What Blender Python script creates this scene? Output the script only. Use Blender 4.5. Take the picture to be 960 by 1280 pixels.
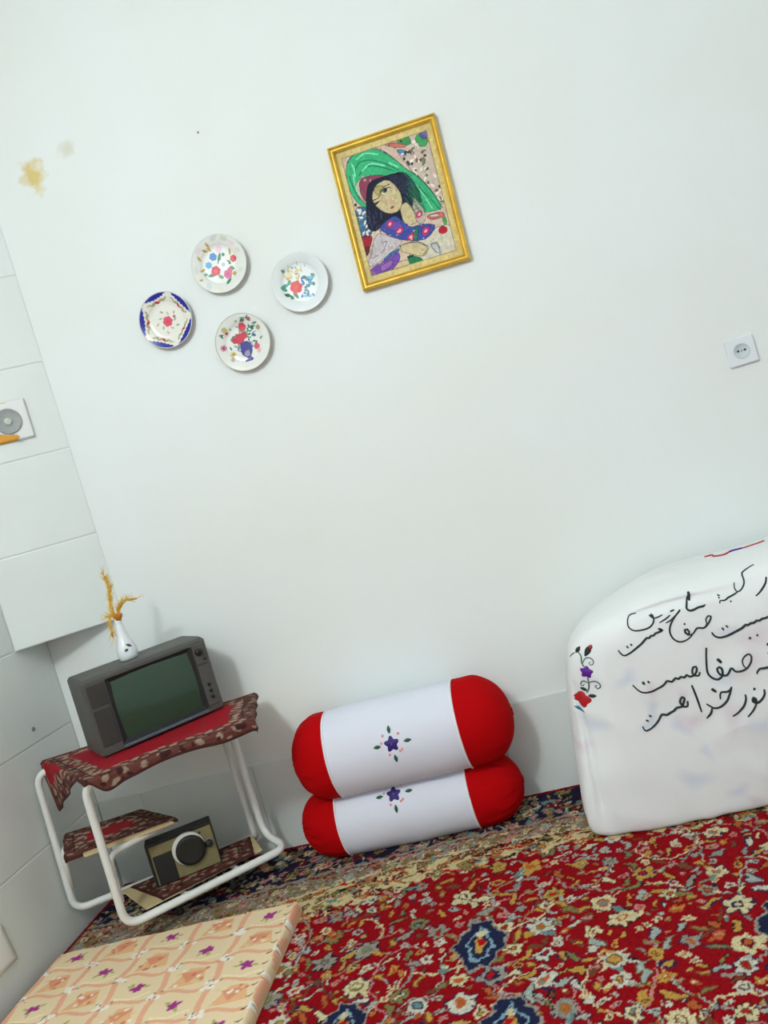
import bpy, bmesh, math, random
import numpy as np
from mathutils import Vector, Matrix, noise
from mathutils.bvhtree import BVHTree

# ------------------------------------------------------------------ camera
scene = bpy.context.scene
for o in list(bpy.data.objects):
    bpy.data.objects.remove(o, do_unlink=True)
CAM = Vector((1.723, -2.503, 1.083)); PITCH, ROLL, YAW, FPX = .0355, -.2917, .1798, 1000.9
fw = Vector((-math.sin(YAW)*math.cos(PITCH), math.cos(YAW)*math.cos(PITCH), -math.sin(PITCH)))
r0 = Vector((math.cos(YAW), math.sin(YAW), 0)); u0 = r0.cross(fw)
rt = r0*math.cos(ROLL)+u0*math.sin(ROLL); up = -r0*math.sin(ROLL)+u0*math.cos(ROLL)
cd = bpy.data.cameras.new('camera'); cam = bpy.data.objects.new('camera', cd); scene.collection.objects.link(cam)
cd.sensor_fit = 'HORIZONTAL'; cd.sensor_width = 36; cd.lens = 36*FPX/960; cd.clip_start = .05
m = Matrix((( rt.x, up.x, -fw.x, CAM.x), (rt.y, up.y, -fw.y, CAM.y), (rt.z, up.z, -fw.z, CAM.z), (0, 0, 0, 1)))
cam.matrix_world = m
scene.camera = cam

# ------------------------------------------------------------------ light
COL0 = scene.collection
w = bpy.data.worlds.new('world'); scene.world = w; w.use_nodes = True
bg = w.node_tree.nodes['Background']; bg.inputs[0].default_value = (.87, .96, 1, 1); bg.inputs[1].default_value = .58
lp = bpy.data.lights.new('ceiling_lamp_offscreen', 'POINT'); lp.energy = 104; lp.shadow_soft_size = .17; lp.color = (.91, .98, 1.0)
lo = bpy.data.objects.new('ceiling_lamp_offscreen', lp); COL0.objects.link(lo); lo.location = (.62, -3.1, 2.7)
vs = scene.view_settings
vs.view_transform = 'Standard'; vs.look = 'None'; vs.gamma = 1; vs.use_curve_mapping = False; vs.exposure = 0.36

# ------------------------------------------------------------------ helpers
COL = scene.collection
def s2l(c): c = c/255; return c/12.92 if c <= .04045 else ((c+.055)/1.055)**2.4
def C(r, g, b): return (s2l(r), s2l(g), s2l(b))
MATS = {}
def material(name, col=None, rough=.6, bump=0, bscale=200, var=0, vscale=8, metal=0, sheen=0, coat=0, attr=False, spec=.5):
    if name in MATS: return MATS[name]
    mt = bpy.data.materials.new(name); mt.use_nodes = True; nt = mt.node_tree; N = nt.nodes; b = N['Principled BSDF']
    b.inputs['Roughness'].default_value = rough; b.inputs['Metallic'].default_value = metal
    b.inputs['Sheen Weight'].default_value = sheen; b.inputs['Coat Weight'].default_value = coat
    b.inputs['Specular IOR Level'].default_value = spec
    tc = N.new('ShaderNodeTexCoord')
    src = None
    if attr:
        a = N.new('ShaderNodeAttribute'); a.attribute_name = 'Col'; src = a.outputs['Color']
    else:
        b.inputs['Base Color'].default_value = (*col, 1)
    if var:
        n = N.new('ShaderNodeTexNoise'); n.inputs['Scale'].default_value = vscale; n.inputs['Detail'].default_value = 5
        nt.links.new(tc.outputs['Object'], n.inputs['Vector'])
        mr = N.new('ShaderNodeMapRange'); mr.inputs[1].default_value = .3; mr.inputs[2].default_value = .7
        mr.inputs[3].default_value = 1-var; mr.inputs[4].default_value = 1+var*.4
        nt.links.new(n.outputs[0], mr.inputs[0])
        mx = N.new('ShaderNodeVectorMath'); mx.operation = 'SCALE'
        if src: nt.links.new(src, mx.inputs[0])
        else: mx.inputs[0].default_value = col
        nt.links.new(mr.outputs[0], mx.inputs['Scale']); src = mx.outputs[0]
    if src: nt.links.new(src, b.inputs['Base Color'])
    if bump:
        n = N.new('ShaderNodeTexNoise'); n.inputs['Scale'].default_value = bscale; n.inputs['Detail'].default_value = 4
        nt.links.new(tc.outputs['Object'], n.inputs['Vector'])
        bp = N.new('ShaderNodeBump'); bp.inputs['Strength'].default_value = bump; bp.inputs['Distance'].default_value = .003
        nt.links.new(n.outputs[0], bp.inputs['Height']); nt.links.new(bp.outputs[0], b.inputs['Normal'])
    MATS[name] = mt; return mt
def mesh(name, V, F, smooth=False):
    me = bpy.data.meshes.new(name); me.from_pydata([tuple(v) for v in V], [], F); me.update()
    if smooth: me.polygons.foreach_set('use_smooth', [True]*len(me.polygons))
    return me
def obj(name, me, mat=None, parent=None, loc=None, rot=None, **props):
    if mat is not None and not me.materials: me.materials.append(mat)
    o = bpy.data.objects.new(name, me); COL.objects.link(o)
    if loc is not None: o.location = loc
    if rot is not None: o.rotation_euler = rot
    if parent is not None: o.parent = parent
    for k, v in props.items(): o[k] = v
    return o
def thing(name, label, cat, loc=(0, 0, 0), rz=0, group=None):
    o = bpy.data.objects.new(name, None); COL.objects.link(o); o.location = loc; o.rotation_euler = (0, 0, rz); o.empty_display_size = .05
    o['label'] = label; o['category'] = cat
    if group: o['group'] = group
    return o
def bm_mesh(name, bm, smooth=False):
    me = bpy.data.meshes.new(name); bmesh.ops.recalc_face_normals(bm, faces=bm.faces); bm.to_mesh(me); bm.free()
    if smooth: me.polygons.foreach_set('use_smooth', [True]*len(me.polygons))
    return me
def box_mesh(name, x0, x1, y0, y1, z0, z1, bev=0, seg=2):
    bm = bmesh.new(); bmesh.ops.create_cube(bm, size=1)
    for v in bm.verts:
        v.co = Vector(((x0+x1)/2+v.co.x*(x1-x0), (y0+y1)/2+v.co.y*(y1-y0), (z0+z1)/2+v.co.z*(z1-z0)))
    if bev: bmesh.ops.bevel(bm, geom=bm.edges[:], offset=bev, segments=seg, affect='EDGES', profile=.6)
    return bm_mesh(name, bm)
def prism_mesh(name, pts, z0, z1, bev=0):
    """polygon in plan, extruded between two heights"""
    bm = bmesh.new(); b = [bm.verts.new((x, y, z0)) for x, y in pts]; t = [bm.verts.new((x, y, z1)) for x, y in pts]
    n = len(pts); bm.faces.new(b[::-1]); bm.faces.new(t)
    for i in range(n): bm.faces.new((b[i], b[(i+1) % n], t[(i+1) % n], t[i]))
    if bev: bmesh.ops.bevel(bm, geom=bm.edges[:], offset=bev, segments=2, affect='EDGES')
    return bm_mesh(name, bm)
def round_path(pts, rad, n=6):
    pts = [Vector(p) for p in pts]; out = [pts[0]]
    for a, b, c in zip(pts, pts[1:], pts[2:]):
        d1 = (a-b); d2 = (c-b); r = min(rad, d1.length*.49, d2.length*.49)
        p1 = b+d1.normalized()*r; p2 = b+d2.normalized()*r
        for i in range(n+1):
            t = i/n; out.append(p1*(1-t)**2+b*2*t*(1-t)+p2*t*t)
    out.append(pts[-1]); return out
def tube_into(V, F, pts, rad, n=10):
    pts = [Vector(p) for p in pts]; base = len(V); k = len(pts)
    rr = rad if hasattr(rad, '__len__') else [rad]*k
    nrm = None
    for i in range(k):
        t = (pts[min(i+1, k-1)]-pts[max(i-1, 0)])
        if t.length < 1e-9: t = Vector((0, 0, 1))
        t.normalize()
        if nrm is None:
            nrm = t.orthogonal().normalized()
        nrm = (nrm-t*nrm.dot(t))
        if nrm.length < 1e-6: nrm = t.orthogonal()
        nrm.normalize(); bi = t.cross(nrm)
        for j in range(n):
            a = 2*math.pi*j/n; V.append(pts[i]+(nrm*math.cos(a)+bi*math.sin(a))*rr[i])
    for i in range(k-1):
        for j in range(n):
            F.append((base+i*n+j, base+i*n+(j+1) % n, base+(i+1)*n+(j+1) % n, base+(i+1)*n+j))
    F.append(tuple(base+j for j in range(n))[::-1]); F.append(tuple(base+(k-1)*n+j for j in range(n)))
def tube_mesh(name, paths, rad, n=10):
    V, F = [], []
    for p in paths: tube_into(V, F, p, rad, n)
    return mesh(name, V, F, True)
def lathe_mesh(name, prof, n=32, axis='Z', smooth=True):
    """profile [(radius, height)...] turned about the local axis"""
    V, F = [], []
    for r, h in prof:
        for j in range(n):
            a = 2*math.pi*j/n; x, y = r*math.cos(a), r*math.sin(a)
            V.append((x, y, h) if axis == 'Z' else (x, -h, y))
    k = len(prof)
    for i in range(k-1):
        for j in range(n): F.append((i*n+j, i*n+(j+1) % n, (i+1)*n+(j+1) % n, (i+1)*n+j))
    F.append(tuple(range(n))[::-1]); F.append(tuple((k-1)*n+j for j in range(n)))
    bm = bmesh.new(); me = mesh(name, V, F); bm.from_mesh(me); bmesh.ops.recalc_face_normals(bm, faces=bm.faces); bm.to_mesh(me); bm.free()
    if smooth:
        me.polygons.foreach_set('use_smooth', [len(p.vertices) == 4 for p in me.polygons])
    return me
def set_cols(me, rgb):
    a = me.color_attributes.new('Col', 'FLOAT_COLOR', 'POINT')
    rgb = np.asarray(rgb, np.float32).reshape(-1, 3); buf = np.ones((len(rgb), 4), np.float32); buf[:, :3] = rgb
    a.data.foreach_set('color', buf.ravel())
class Canvas:
    """paints woven or printed colour on a grid of points; x along columns, y along rows (both ascending)"""
    def __init__(s, xs, ys, col):
        s.xs = np.asarray(xs, float); s.ys = np.asarray(ys, float)
        s.X, s.Y = np.meshgrid(s.xs, s.ys); s.img = np.empty(s.X.shape+(3,)); s.img[:] = col; s.lock = None; s.pad = 0
    def win(s, x0, x1, y0, y1):
        x0, x1, y0, y1 = x0-s.pad, x1+s.pad, y0-s.pad, y1+s.pad
        return (slice(max(np.searchsorted(s.ys, y0)-1, 0), np.searchsorted(s.ys, y1)+1),
                slice(max(np.searchsorted(s.xs, x0)-1, 0), np.searchsorted(s.xs, x1)+1))
    def put(s, w, mk, col, a=1):
        if s.lock is not None: mk = mk & s.lock[w]
        if mk.any(): s.img[w][mk] = s.img[w][mk]*(1-a)+np.array(col)*a
    def ell(s, cx, cy, rx, ry, ang, col, a=1):
        R = max(rx, ry); w = s.win(cx-R, cx+R, cy-R, cy+R); dx = s.X[w]-cx; dy = s.Y[w]-cy; c, n = math.cos(ang), math.sin(ang)
        s.put(w, ((dx*c+dy*n)/rx)**2+((-dx*n+dy*c)/ry)**2 < 1, col, a)
    def leaf(s, cx, cy, L, W, ang, col, bend=0):
        w = s.win(cx-L, cx+L, cy-L, cy+L); dx = s.X[w]-cx; dy = s.Y[w]-cy; c, n = math.cos(ang), math.sin(ang)
        u = (dx*c+dy*n)/(L/2); v = (-dx*n+dy*c)-bend*(u*u-.5)
        s.put(w, (np.abs(u) < 1) & (np.abs(v) < W/2*(1-u*u)), col)
    def poly(s, pts, col, a=1):
        P = np.array(pts, float); w = s.win(P[:, 0].min(), P[:, 0].max(), P[:, 1].min(), P[:, 1].max())
        X, Y = s.X[w], s.Y[w]; ins = np.zeros(X.shape, bool); n = len(P)
        for i in range(n):
            x1, y1 = P[i]; x2, y2 = P[(i+1) % n]
            if y1 == y2: continue
            ins ^= ((y1 > Y) != (y2 > Y)) & (X < (x2-x1)*(Y-y1)/(y2-y1)+x1)
        s.put(w, ins, col, a)
    def line(s, pts, wd, col, a=1):
        for (x1, y1), (x2, y2) in zip(pts, pts[1:]):
            w = s.win(min(x1, x2)-wd, max(x1, x2)+wd, min(y1, y2)-wd, max(y1, y2)+wd)
            X, Y = s.X[w], s.Y[w]; L = (x2-x1)**2+(y2-y1)**2+1e-12
            t = np.clip(((X-x1)*(x2-x1)+(Y-y1)*(y2-y1))/L, 0, 1)
            s.put(w, (X-x1-t*(x2-x1))**2+(Y-y1-t*(y2-y1))**2 < (wd/2)**2, col, a)
    def rosette(s, cx, cy, r, n, ang, petal, ring, core, rim=None):
        if rim is not None:
            for k in range(n):
                a = ang+2*math.pi*k/n; s.ell(cx+.6*r*math.cos(a), cy+.6*r*math.sin(a), .48*r, .34*r*6/n+.08*r, a, rim)
        for k in range(n):
            a = ang+2*math.pi*k/n; s.ell(cx+.58*r*math.cos(a), cy+.58*r*math.sin(a), .4*r, .27*r*6/n+.04*r, a, petal)
        s.ell(cx, cy, .42*r, .42*r, 0, ring); s.ell(cx, cy, .24*r, .24*r, 0, core)
def grid_faces(nx, ny, off=0):
    i = np.arange(ny-1)[:, None]*nx+np.arange(nx-1)[None, :]+off
    return np.stack([i, i+1, i+nx+1, i+nx], -1).reshape(-1, 4)
def np_mesh(name, V, F, smooth=True):
    me = bpy.data.meshes.new(name); V = np.asarray(V, np.float32); F = np.asarray(F, np.int32)
    me.vertices.add(len(V)); me.vertices.foreach_set('co', V.ravel())
    me.loops.add(F.size); me.loops.foreach_set('vertex_index', F.ravel())
    me.polygons.add(len(F)); me.polygons.foreach_set('loop_start', np.arange(len(F), dtype=np.int32)*4)
    me.polygons.foreach_set('use_smooth', np.full(len(F), smooth)); me.update(calc_edges=True); me.validate()
    return me

# ------------------------------------------------------------------ the room
T = .30; ZF = -.012; CEIL = 3.1; XR = 3.45; YN = -4.3
def wall_material():
    mt = bpy.data.materials.new('painted_plaster'); mt.use_nodes = True; nt = mt.node_tree; N = nt.nodes; L = nt.links; b = N['Principled BSDF']
    b.inputs['Roughness'].default_value = .75; b.inputs['Specular IOR Level'].default_value = .25
    g = N.new('ShaderNodeNewGeometry')
    n1 = N.new('ShaderNodeTexNoise'); n1.inputs['Scale'].default_value = 1.6; n1.inputs['Detail'].default_value = 4; L.new(g.outputs['Position'], n1.inputs['Vector'])
    cr = N.new('ShaderNodeValToRGB'); cr.color_ramp.elements[0].position = .3; cr.color_ramp.elements[1].position = .7
    cr.color_ramp.elements[0].color = (*C(228, 231, 226), 1); cr.color_ramp.elements[1].color = (*C(230, 235, 235), 1); L.new(n1.outputs[0], cr.inputs[0])
    cur = cr.outputs[0]
    n2 = N.new('ShaderNodeTexNoise'); n2.inputs['Scale'].default_value = 22; n2.inputs['Detail'].default_value = 3; L.new(g.outputs['Position'], n2.inputs['Vector'])
    def spot(loc, r, col, amt, cur, soft=.5):
        mp = N.new('ShaderNodeVectorMath'); mp.operation = 'SUBTRACT'; L.new(g.outputs['Position'], mp.inputs[0]); mp.inputs[1].default_value = loc
        dv = N.new('ShaderNodeVectorMath'); dv.operation = 'DIVIDE'; L.new(mp.outputs[0], dv.inputs[0]); dv.inputs[1].default_value = (r[0], .2, r[1])
        ln = N.new('ShaderNodeVectorMath'); ln.operation = 'LENGTH'; L.new(dv.outputs[0], ln.inputs[0])
        ad = N.new('ShaderNodeMath'); ad.operation = 'MULTIPLY_ADD'; L.new(n2.outputs[0], ad.inputs[0]); ad.inputs[1].default_value = 2.2; L.new(ln.outputs['Value'], ad.inputs[2])
        mr = N.new('ShaderNodeMapRange'); L.new(ad.outputs[0], mr.inputs[0]); mr.inputs[1].default_value = 2.1; mr.inputs[2].default_value = 2.1-soft; mr.inputs[3].default_value = 0; mr.inputs[4].default_value = amt
        mx = N.new('ShaderNodeMix'); mx.data_type = 'RGBA'; L.new(mr.outputs[0], mx.inputs['Factor']); L.new(cur, mx.inputs['A']); mx.inputs['B'].default_value = (*col, 1)
        return mx.outputs['Result']
    cur = spot((.465, 0, 2.385), (.05, .062), C(214, 190, 110), .9, cur, .6)
    cur = spot((.6, 0, 2.42), (.04, .03), C(200, 196, 165), .5, cur, .9)
    cur = spot((1.046, 0, 2.314), (.005, .005), C(90, 90, 85), .9, cur)
    cur = spot((1.95, 0, 2.62), (.14, .07), C(215, 208, 190), .35, cur, 1.2)
    cur = spot((1.62, 0, 2.62), (.10, .09), C(215, 208, 190), .25, cur, 1.2)
    L.new(cur, b.inputs['Base Color'])
    n3 = N.new('ShaderNodeTexNoise'); n3.inputs['Scale'].default_value = 7; n3.inputs['Detail'].default_value = 6; L.new(g.outputs['Position'], n3.inputs['Vector'])
    bp = N.new('ShaderNodeBump'); bp.inputs['Strength'].default_value = .12; bp.inputs['Distance'].default_value = .02; L.new(n3.outputs[0], bp.inputs['Height']); L.new(bp.outputs[0], b.inputs['Normal'])
    return mt
M_WALL = wall_material()
M_TILE = material('glazed_wall_tile', C(222, 228, 225), .4, bump=.05, bscale=30, var=.04, vscale=4)
M_GROUT = material('grout', C(212, 216, 212), .9)
M_CEIL = material('ceiling_paint', C(235, 236, 232), .8)
M_FLOOR = material('floor_screed', C(150, 145, 138), .8, var=.1)
obj('floor', box_mesh('floor', -.14, XR+.1, YN, .14, ZF-.1, ZF), M_FLOOR, kind='structure')
obj('ceiling', box_mesh('ceiling', -.14, XR+.1, YN, .14, CEIL, CEIL+.1), M_CEIL, kind='structure')
wall_back = obj('wall_back', box_mesh('wall_back', -.14, XR+.1, 0, .14, ZF-.1, CEIL+.02), M_WALL, kind='structure')
wall_left = obj('wall_left', box_mesh('wall_left', -.14, -.0022, YN, .02, ZF-.1, CEIL+.02), M_GROUT, kind='structure')
obj('wall_right', box_mesh('wall_right', XR, XR+.12, YN, .02, ZF-.1, CEIL+.02), M_WALL, kind='structure')
G = .0005
def tile_on_left(y0, y1, z0, z1, cache={}):
    k = (round(y1-y0, 4), round(z1-z0, 4))
    if k not in cache: cache[k] = box_mesh('wall_tile', -.0065, 0, -k[0]/2+G, k[0]/2-G, -k[1]/2+G, k[1]/2-G, .004)
    obj('wall_tile', cache[k], M_TILE, wall_left, loc=(random.uniform(-.0006, 0), (y0+y1)/2, (z0+z1)/2))
random.seed(3)
WT = .60
for r in range(10):
    z0, z1 = (ZF if r == 0 else r*T), (r+1)*T
    y = -.006 if r < 3 else -.176
    e = -.80
    while y > -3.6:
        tile_on_left(e, y, z0, z1); y, e = e, e-WT
# skirting tiles along the back wall
sk = {}
x = .0; e = .166
while x < XR-.01:
    e = min(e, XR)
    k = round(e-x, 4)
    if k not in sk: sk[k] = box_mesh('skirting_tile', -k/2+.0006, k/2-.0006, -.007, .002, ZF, T, .002)
    obj('skirting_tile', sk[k], M_TILE, wall_back, loc=((x+e)/2, 0, 0))
    x, e = e, e+.42
# diagonal chimney breast in the corner, hung above the tiles
CA, CB = .301, .174
fdir = Vector((CA, CB, 0)).normalized(); fn = Vector((CB, -CA, 0)).normalized()
wall_chimney = obj('wall_chimney', prism_mesh('wall_chimney', [(-.02, .02), (-.02, -CB-.0), (0, -CB), (CA, 0), (CA, .02)], .9, CEIL), M_GROUT, kind='structure')
FLn = math.hypot(CA, CB)
ct = box_mesh('chimney_tile', -FLn/2, FLn/2, -.0022, .006, -T/2+G, T/2-G, .0042)
for r in range(3, 11):
    h = min((r+1)*T, CEIL)-r*T
    me = ct if h > T-.01 else box_mesh('chimney_tile', -FLn/2, FLn/2, -.0022, .006, -T/2+G, -T/2+h-G, .0042)
    obj('chimney_tile', me, M_TILE, wall_chimney, loc=(CA/2, -CB/2, (r+.5)*T), rot=(0, 0, math.atan2(CB, CA)+random.uniform(-.003, .003)))
# ------------------------------------------------------------------ rug
def smooth_fn(xp, yp):
    return lambda x: np.interp(x, xp, yp)
rng = random.Random(11)
xs = np.concatenate([np.arange(.008, 2.70, .0035), np.arange(2.71, 3.3, .02)])
ys = np.concatenate([np.arange(-3.2, -1.92, .02), np.arange(-1.91, -.0045, .0035)])
RED, NAVY, CREAM, TAN = C(136, 5, 16), C(32, 29, 52), C(196, 178, 132), C(132, 112, 90)
rug = Canvas(xs, ys, RED); rug.pad = .02; GX, GY = rug.X.copy(), rug.Y.copy()
def warp(seed, lam):
    r_ = np.random.RandomState(seed); s_ = np.zeros(GX.shape)
    for k in range(9):
        th = r_.uniform(0, 6.28); f_ = 6.28/(lam*r_.uniform(.6, 1.6)); s_ += np.sin((GX*math.cos(th)+GY*math.sin(th))*f_+r_.uniform(0, 6.28))
    return s_/3
rug.X = GX+.0042*warp(1, .045)+.0016*warp(5, .014); rug.Y = GY+.0042*warp(2, .045)+.0016*warp(6, .014)
f1 = smooth_fn([0, .5, .85, 1.24, 1.64, 2.4, 3.3], [-.27, -.285, -.235, -.20, -.20, -.205, -.205])
f2 = smooth_fn([0, .58, .85, 1.12, 1.4, 1.6, 2.05, 3.3], [-.40, -.385, -.325, -.28, -.28, -.29, -.325, -.325])
f3 = smooth_fn([0, .6, .8, 1.1, 1.42, 1.71, 2.02, 3.3], [-.62, -.565, -.49, -.405, -.36, -.372, -.41, -.41])
wav = .012*np.sin(rug.X*62)+.006*np.sin(rug.X*141+1)
B1 = rug.Y > f1(rug.X); B2 = (rug.Y > f2(rug.X)) & ~B1; B3 = (rug.Y > f3(rug.X)+wav) & ~B1 & ~B2
FIELD = ~(B1 | B2 | B3)
PAL = dict(cream=C(196, 182, 142), white=C(188, 184, 168), gold=C(178, 138, 64), orange=C(168, 88, 44), brown=C(104, 62, 40), teal=C(98, 128, 126),
           pale=C(150, 160, 152), navy=C(30, 34, 62), maroon=C(96, 16, 28), pink=C(178, 120, 116), olive=C(120, 112, 66), grey=C(140, 132, 122), red=C(165, 14, 24), black=C(30, 22, 26), sky=C(120, 150, 165))
P = lambda *n: PAL[rng.choice(n)]
# field: vines, flowers, leaves
rug.lock = FIELD
for k in range(250):
    x = rng.uniform(0, 2.75); y = rng.uniform(-1.95, -.36); a = rng.uniform(0, 6.28); cv = rng.choice((-1, 1))*rng.uniform(4, 16); pts = [(x, y)]
    for i in range(rng.randint(12, 30)):
        a += cv*.012; x += .012*math.cos(a); y += .012*math.sin(a); pts.append((x, y))
    rug.line(pts, rng.choice((.0052, .0062)), P('grey', 'pink', 'cream', 'brown', 'pale'))
pts = []; PT = np.zeros((9000, 3)); FN = 0
for tries in range(44000):
    x, y = rng.uniform(.0, 2.75), rng.uniform(-1.95, -.36)
    r = rng.choice((.022, .025, .029, .034)) if len(pts) < 330 else rng.choice((.009, .012, .015, .018))
    if FN:
        A_ = PT[:FN]
        if ((x-A_[:, 0])**2+(y-A_[:, 1])**2 <= (r+A_[:, 2]+(.009 if FN < 330 else .001))**2).any(): continue
    PT[FN] = (x, y, r); FN += 1; pts.append((x, y, r))
for x, y, r in pts:
    if r > .021:
        rug.rosette(x, y, r, rng.choice((5, 6, 6, 8)), rng.uniform(0, 6), P('cream', 'cream', 'white', 'grey', 'grey', 'gold', 'olive'), P('navy', 'brown', 'maroon', 'olive', 'orange'), P('gold', 'orange', 'cream', 'teal', 'red'), rng.choice((None, PAL['black'], PAL['navy'], PAL['maroon'])))
        if rng.random() < .6:
            for q in range(rng.randint(1, 3)):
                a = rng.uniform(0, 6.28); rug.leaf(x+r*1.1*math.cos(a), y+r*1.1*math.sin(a), r*1.3, r*.45, a+rng.uniform(-.7, .7), P('orange', 'gold', 'cream', 'teal', 'pale', 'navy', 'olive'), rng.uniform(-.006, .006))
    else:
        k = rng.random()
        if k < .5:
            a = rng.uniform(0, 6.28); L = rng.uniform(.03, .06)*min(1, r/.014)
            rug.leaf(x, y, L*1.15, L*.46, a, P('black', 'navy', 'brown', 'maroon'), .004); rug.leaf(x, y, L, L*.3, a, P('cream', 'gold', 'gold', 'orange', 'pale', 'olive', 'grey', 'brown', 'white'), .004)
        elif k < .8:
            rug.rosette(x, y, r, 5, rng.uniform(0, 6), P('cream', 'white', 'pale', 'pink', 'gold'), P('brown', 'navy', 'orange'), P('gold', 'red', 'cream'))
        else:
            rug.ell(x, y, r, r*.55, rng.uniform(0, 3), P('navy', 'olive', 'teal', 'brown', 'orange')); rug.ell(x, y, r*.5, r*.3, 0, P('cream', 'gold', 'pink'))
def palmette(x, y, rx, ry):
    for s, c in ((1.13, PAL['grey']), (1.03, PAL['navy'])):
        rug.poly([(x+s*rx*math.cos(a)*(1+.16*math.cos(4*a)), y+s*ry*math.sin(a)*(1+.1*math.cos(6*a))) for a in np.linspace(0, 2*math.pi, 40, endpoint=False)], c)
    for s, c in ((.8, PAL['sky']), (.66, PAL['navy']), (.42, PAL['gold'])):
        rug.poly([(x, y+s*ry), (x+s*rx*.8, y+s*ry*.1), (x+s*rx*.5, y-s*ry*.8), (x, y-s*ry), (x-s*rx*.5, y-s*ry*.8), (x-s*rx*.8, y+s*ry*.1)], c)
    rug.ell(x, y+ry*.05, rx*.24, ry*.18, 0, PAL['red']); rug.ell(x, y+ry*.45, rx*.18, ry*.14, 0, PAL['cream'])
for a in ((1.326, -.735, .052, .085), (1.40, -1.01, .05, .075), (1.03, -.93, .045, .065), (1.98, -.86, .055, .08), (.62, -1.2, .055, .08), (1.75, -1.26, .055, .08)): palmette(*a)
# borders
rug.lock = None
rug.img[B1] = NAVY; rug.img[B2] = TAN; rug.img[B3] = CREAM
def scatter(lock, n, ylo, yhi, rs, fn):
    rug.lock = lock
    for k in range(n):
        x = rng.uniform(0, 2.75); lo, hi = ylo(x), yhi(x); y = rng.uniform(lo, hi); fn(x, y, rng.uniform(*rs))
def b1(x, y, r):
    k = rng.random(); a = rng.uniform(0, 6.28)
    if k < .4: rug.rosette(x, y, r, rng.choice((5, 6)), a, P('grey', 'pink', 'cream', 'maroon', 'teal', 'olive'), P('navy', 'maroon', 'brown'), P('gold', 'cream', 'orange'))
    elif k < .85: rug.leaf(x, y, r*2.6, r*.9, a, P('cream', 'grey', 'pink', 'maroon', 'teal', 'brown', 'navy', 'black', 'olive', 'gold'), .004)
    else: rug.line([(x, y), (x+.02*math.cos(a), y+.02*math.sin(a)), (x+.035*math.cos(a+.6), y+.035*math.sin(a+.6))], .005, P('cream', 'pink', 'grey'))
scatter(B1, 1320, f1, lambda x: -.012, (.008, .02), b1)
scatter(B2, 1000, f2, f1, (.007, .016), lambda x, y, r: rug.rosette(x, y, r, 5, rng.uniform(0, 6), P('grey', 'brown', 'pale', 'cream', 'pink', 'olive'), P('maroon', 'brown', 'teal'), P('gold', 'orange', 'cream')))
for f, c, wd in ((f1, PAL['grey'], .009), (f2, PAL['cream'], .007)):
    rug.lock = None; q = np.linspace(0, 2.75, 130); rug.line([(a, float(f(a))) for a in q], wd, c)
    rug.line([(a, float(f(a))-.013) for a in q], .005, PAL['maroon'])
def b3(x, y, r):
    if rng.random() < .4: rug.rosette(x, y, r, 6, rng.uniform(0, 6), P('brown', 'maroon', 'olive', 'orange'), P('cream', 'gold'), P('maroon', 'navy'))
    else: rug.leaf(x, y, r*2.4, r*.8, rng.uniform(-.5, .5), P('brown', 'maroon', 'olive', 'teal', 'orange', 'red', 'black'), .004)
scatter(B3, 870, f3, f2, (.008, .02), b3)
# left border beside the tiled wall
scatter(rug.X < .17, 0, f1, f1, (.01, .02), b1)
rug.lock = None
edge = (GY > -.022) | (GX < .022); rug.img[edge] = C(120, 10, 22)
rug.img *= (1+.15*np.random.RandomState(2).randn(*rug.X.shape))[..., None].clip(.7, 1.3)
nx, ny = len(xs), len(ys)
zz = np.zeros(rug.X.shape)+(.0008*np.random.RandomState(4).randn(*rug.X.shape)).clip(-.0016, .0006)
V = np.stack([GX, GY, zz], -1).reshape(-1, 3)
ring = np.concatenate([np.arange(nx), np.arange(1, ny)*nx+nx-1, np.arange(nx-2, -1, -1)+(ny-1)*nx, np.arange(ny-2, 0, -1)*nx])
nb = len(ring); Vb = V[ring].copy(); Vb[:, 2] = ZF
i = np.arange(nb); j = (i+1) % nb; off = len(V)
skirt = np.stack([ring[i], off+i, off+j, ring[j]], -1)
me = np_mesh('rug', np.concatenate([V, Vb]), np.concatenate([grid_faces(nx, ny), skirt]))
set_cols(me, np.concatenate([rug.img.reshape(-1, 3), rug.img.reshape(-1, 3)[ring]]))
obj('rug', me, material('wool_pile', None, .95, bump=.5, bscale=420, attr=True, spec=.1), label='red wool rug with dense floral pattern and dark navy border', category='rug')

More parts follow.
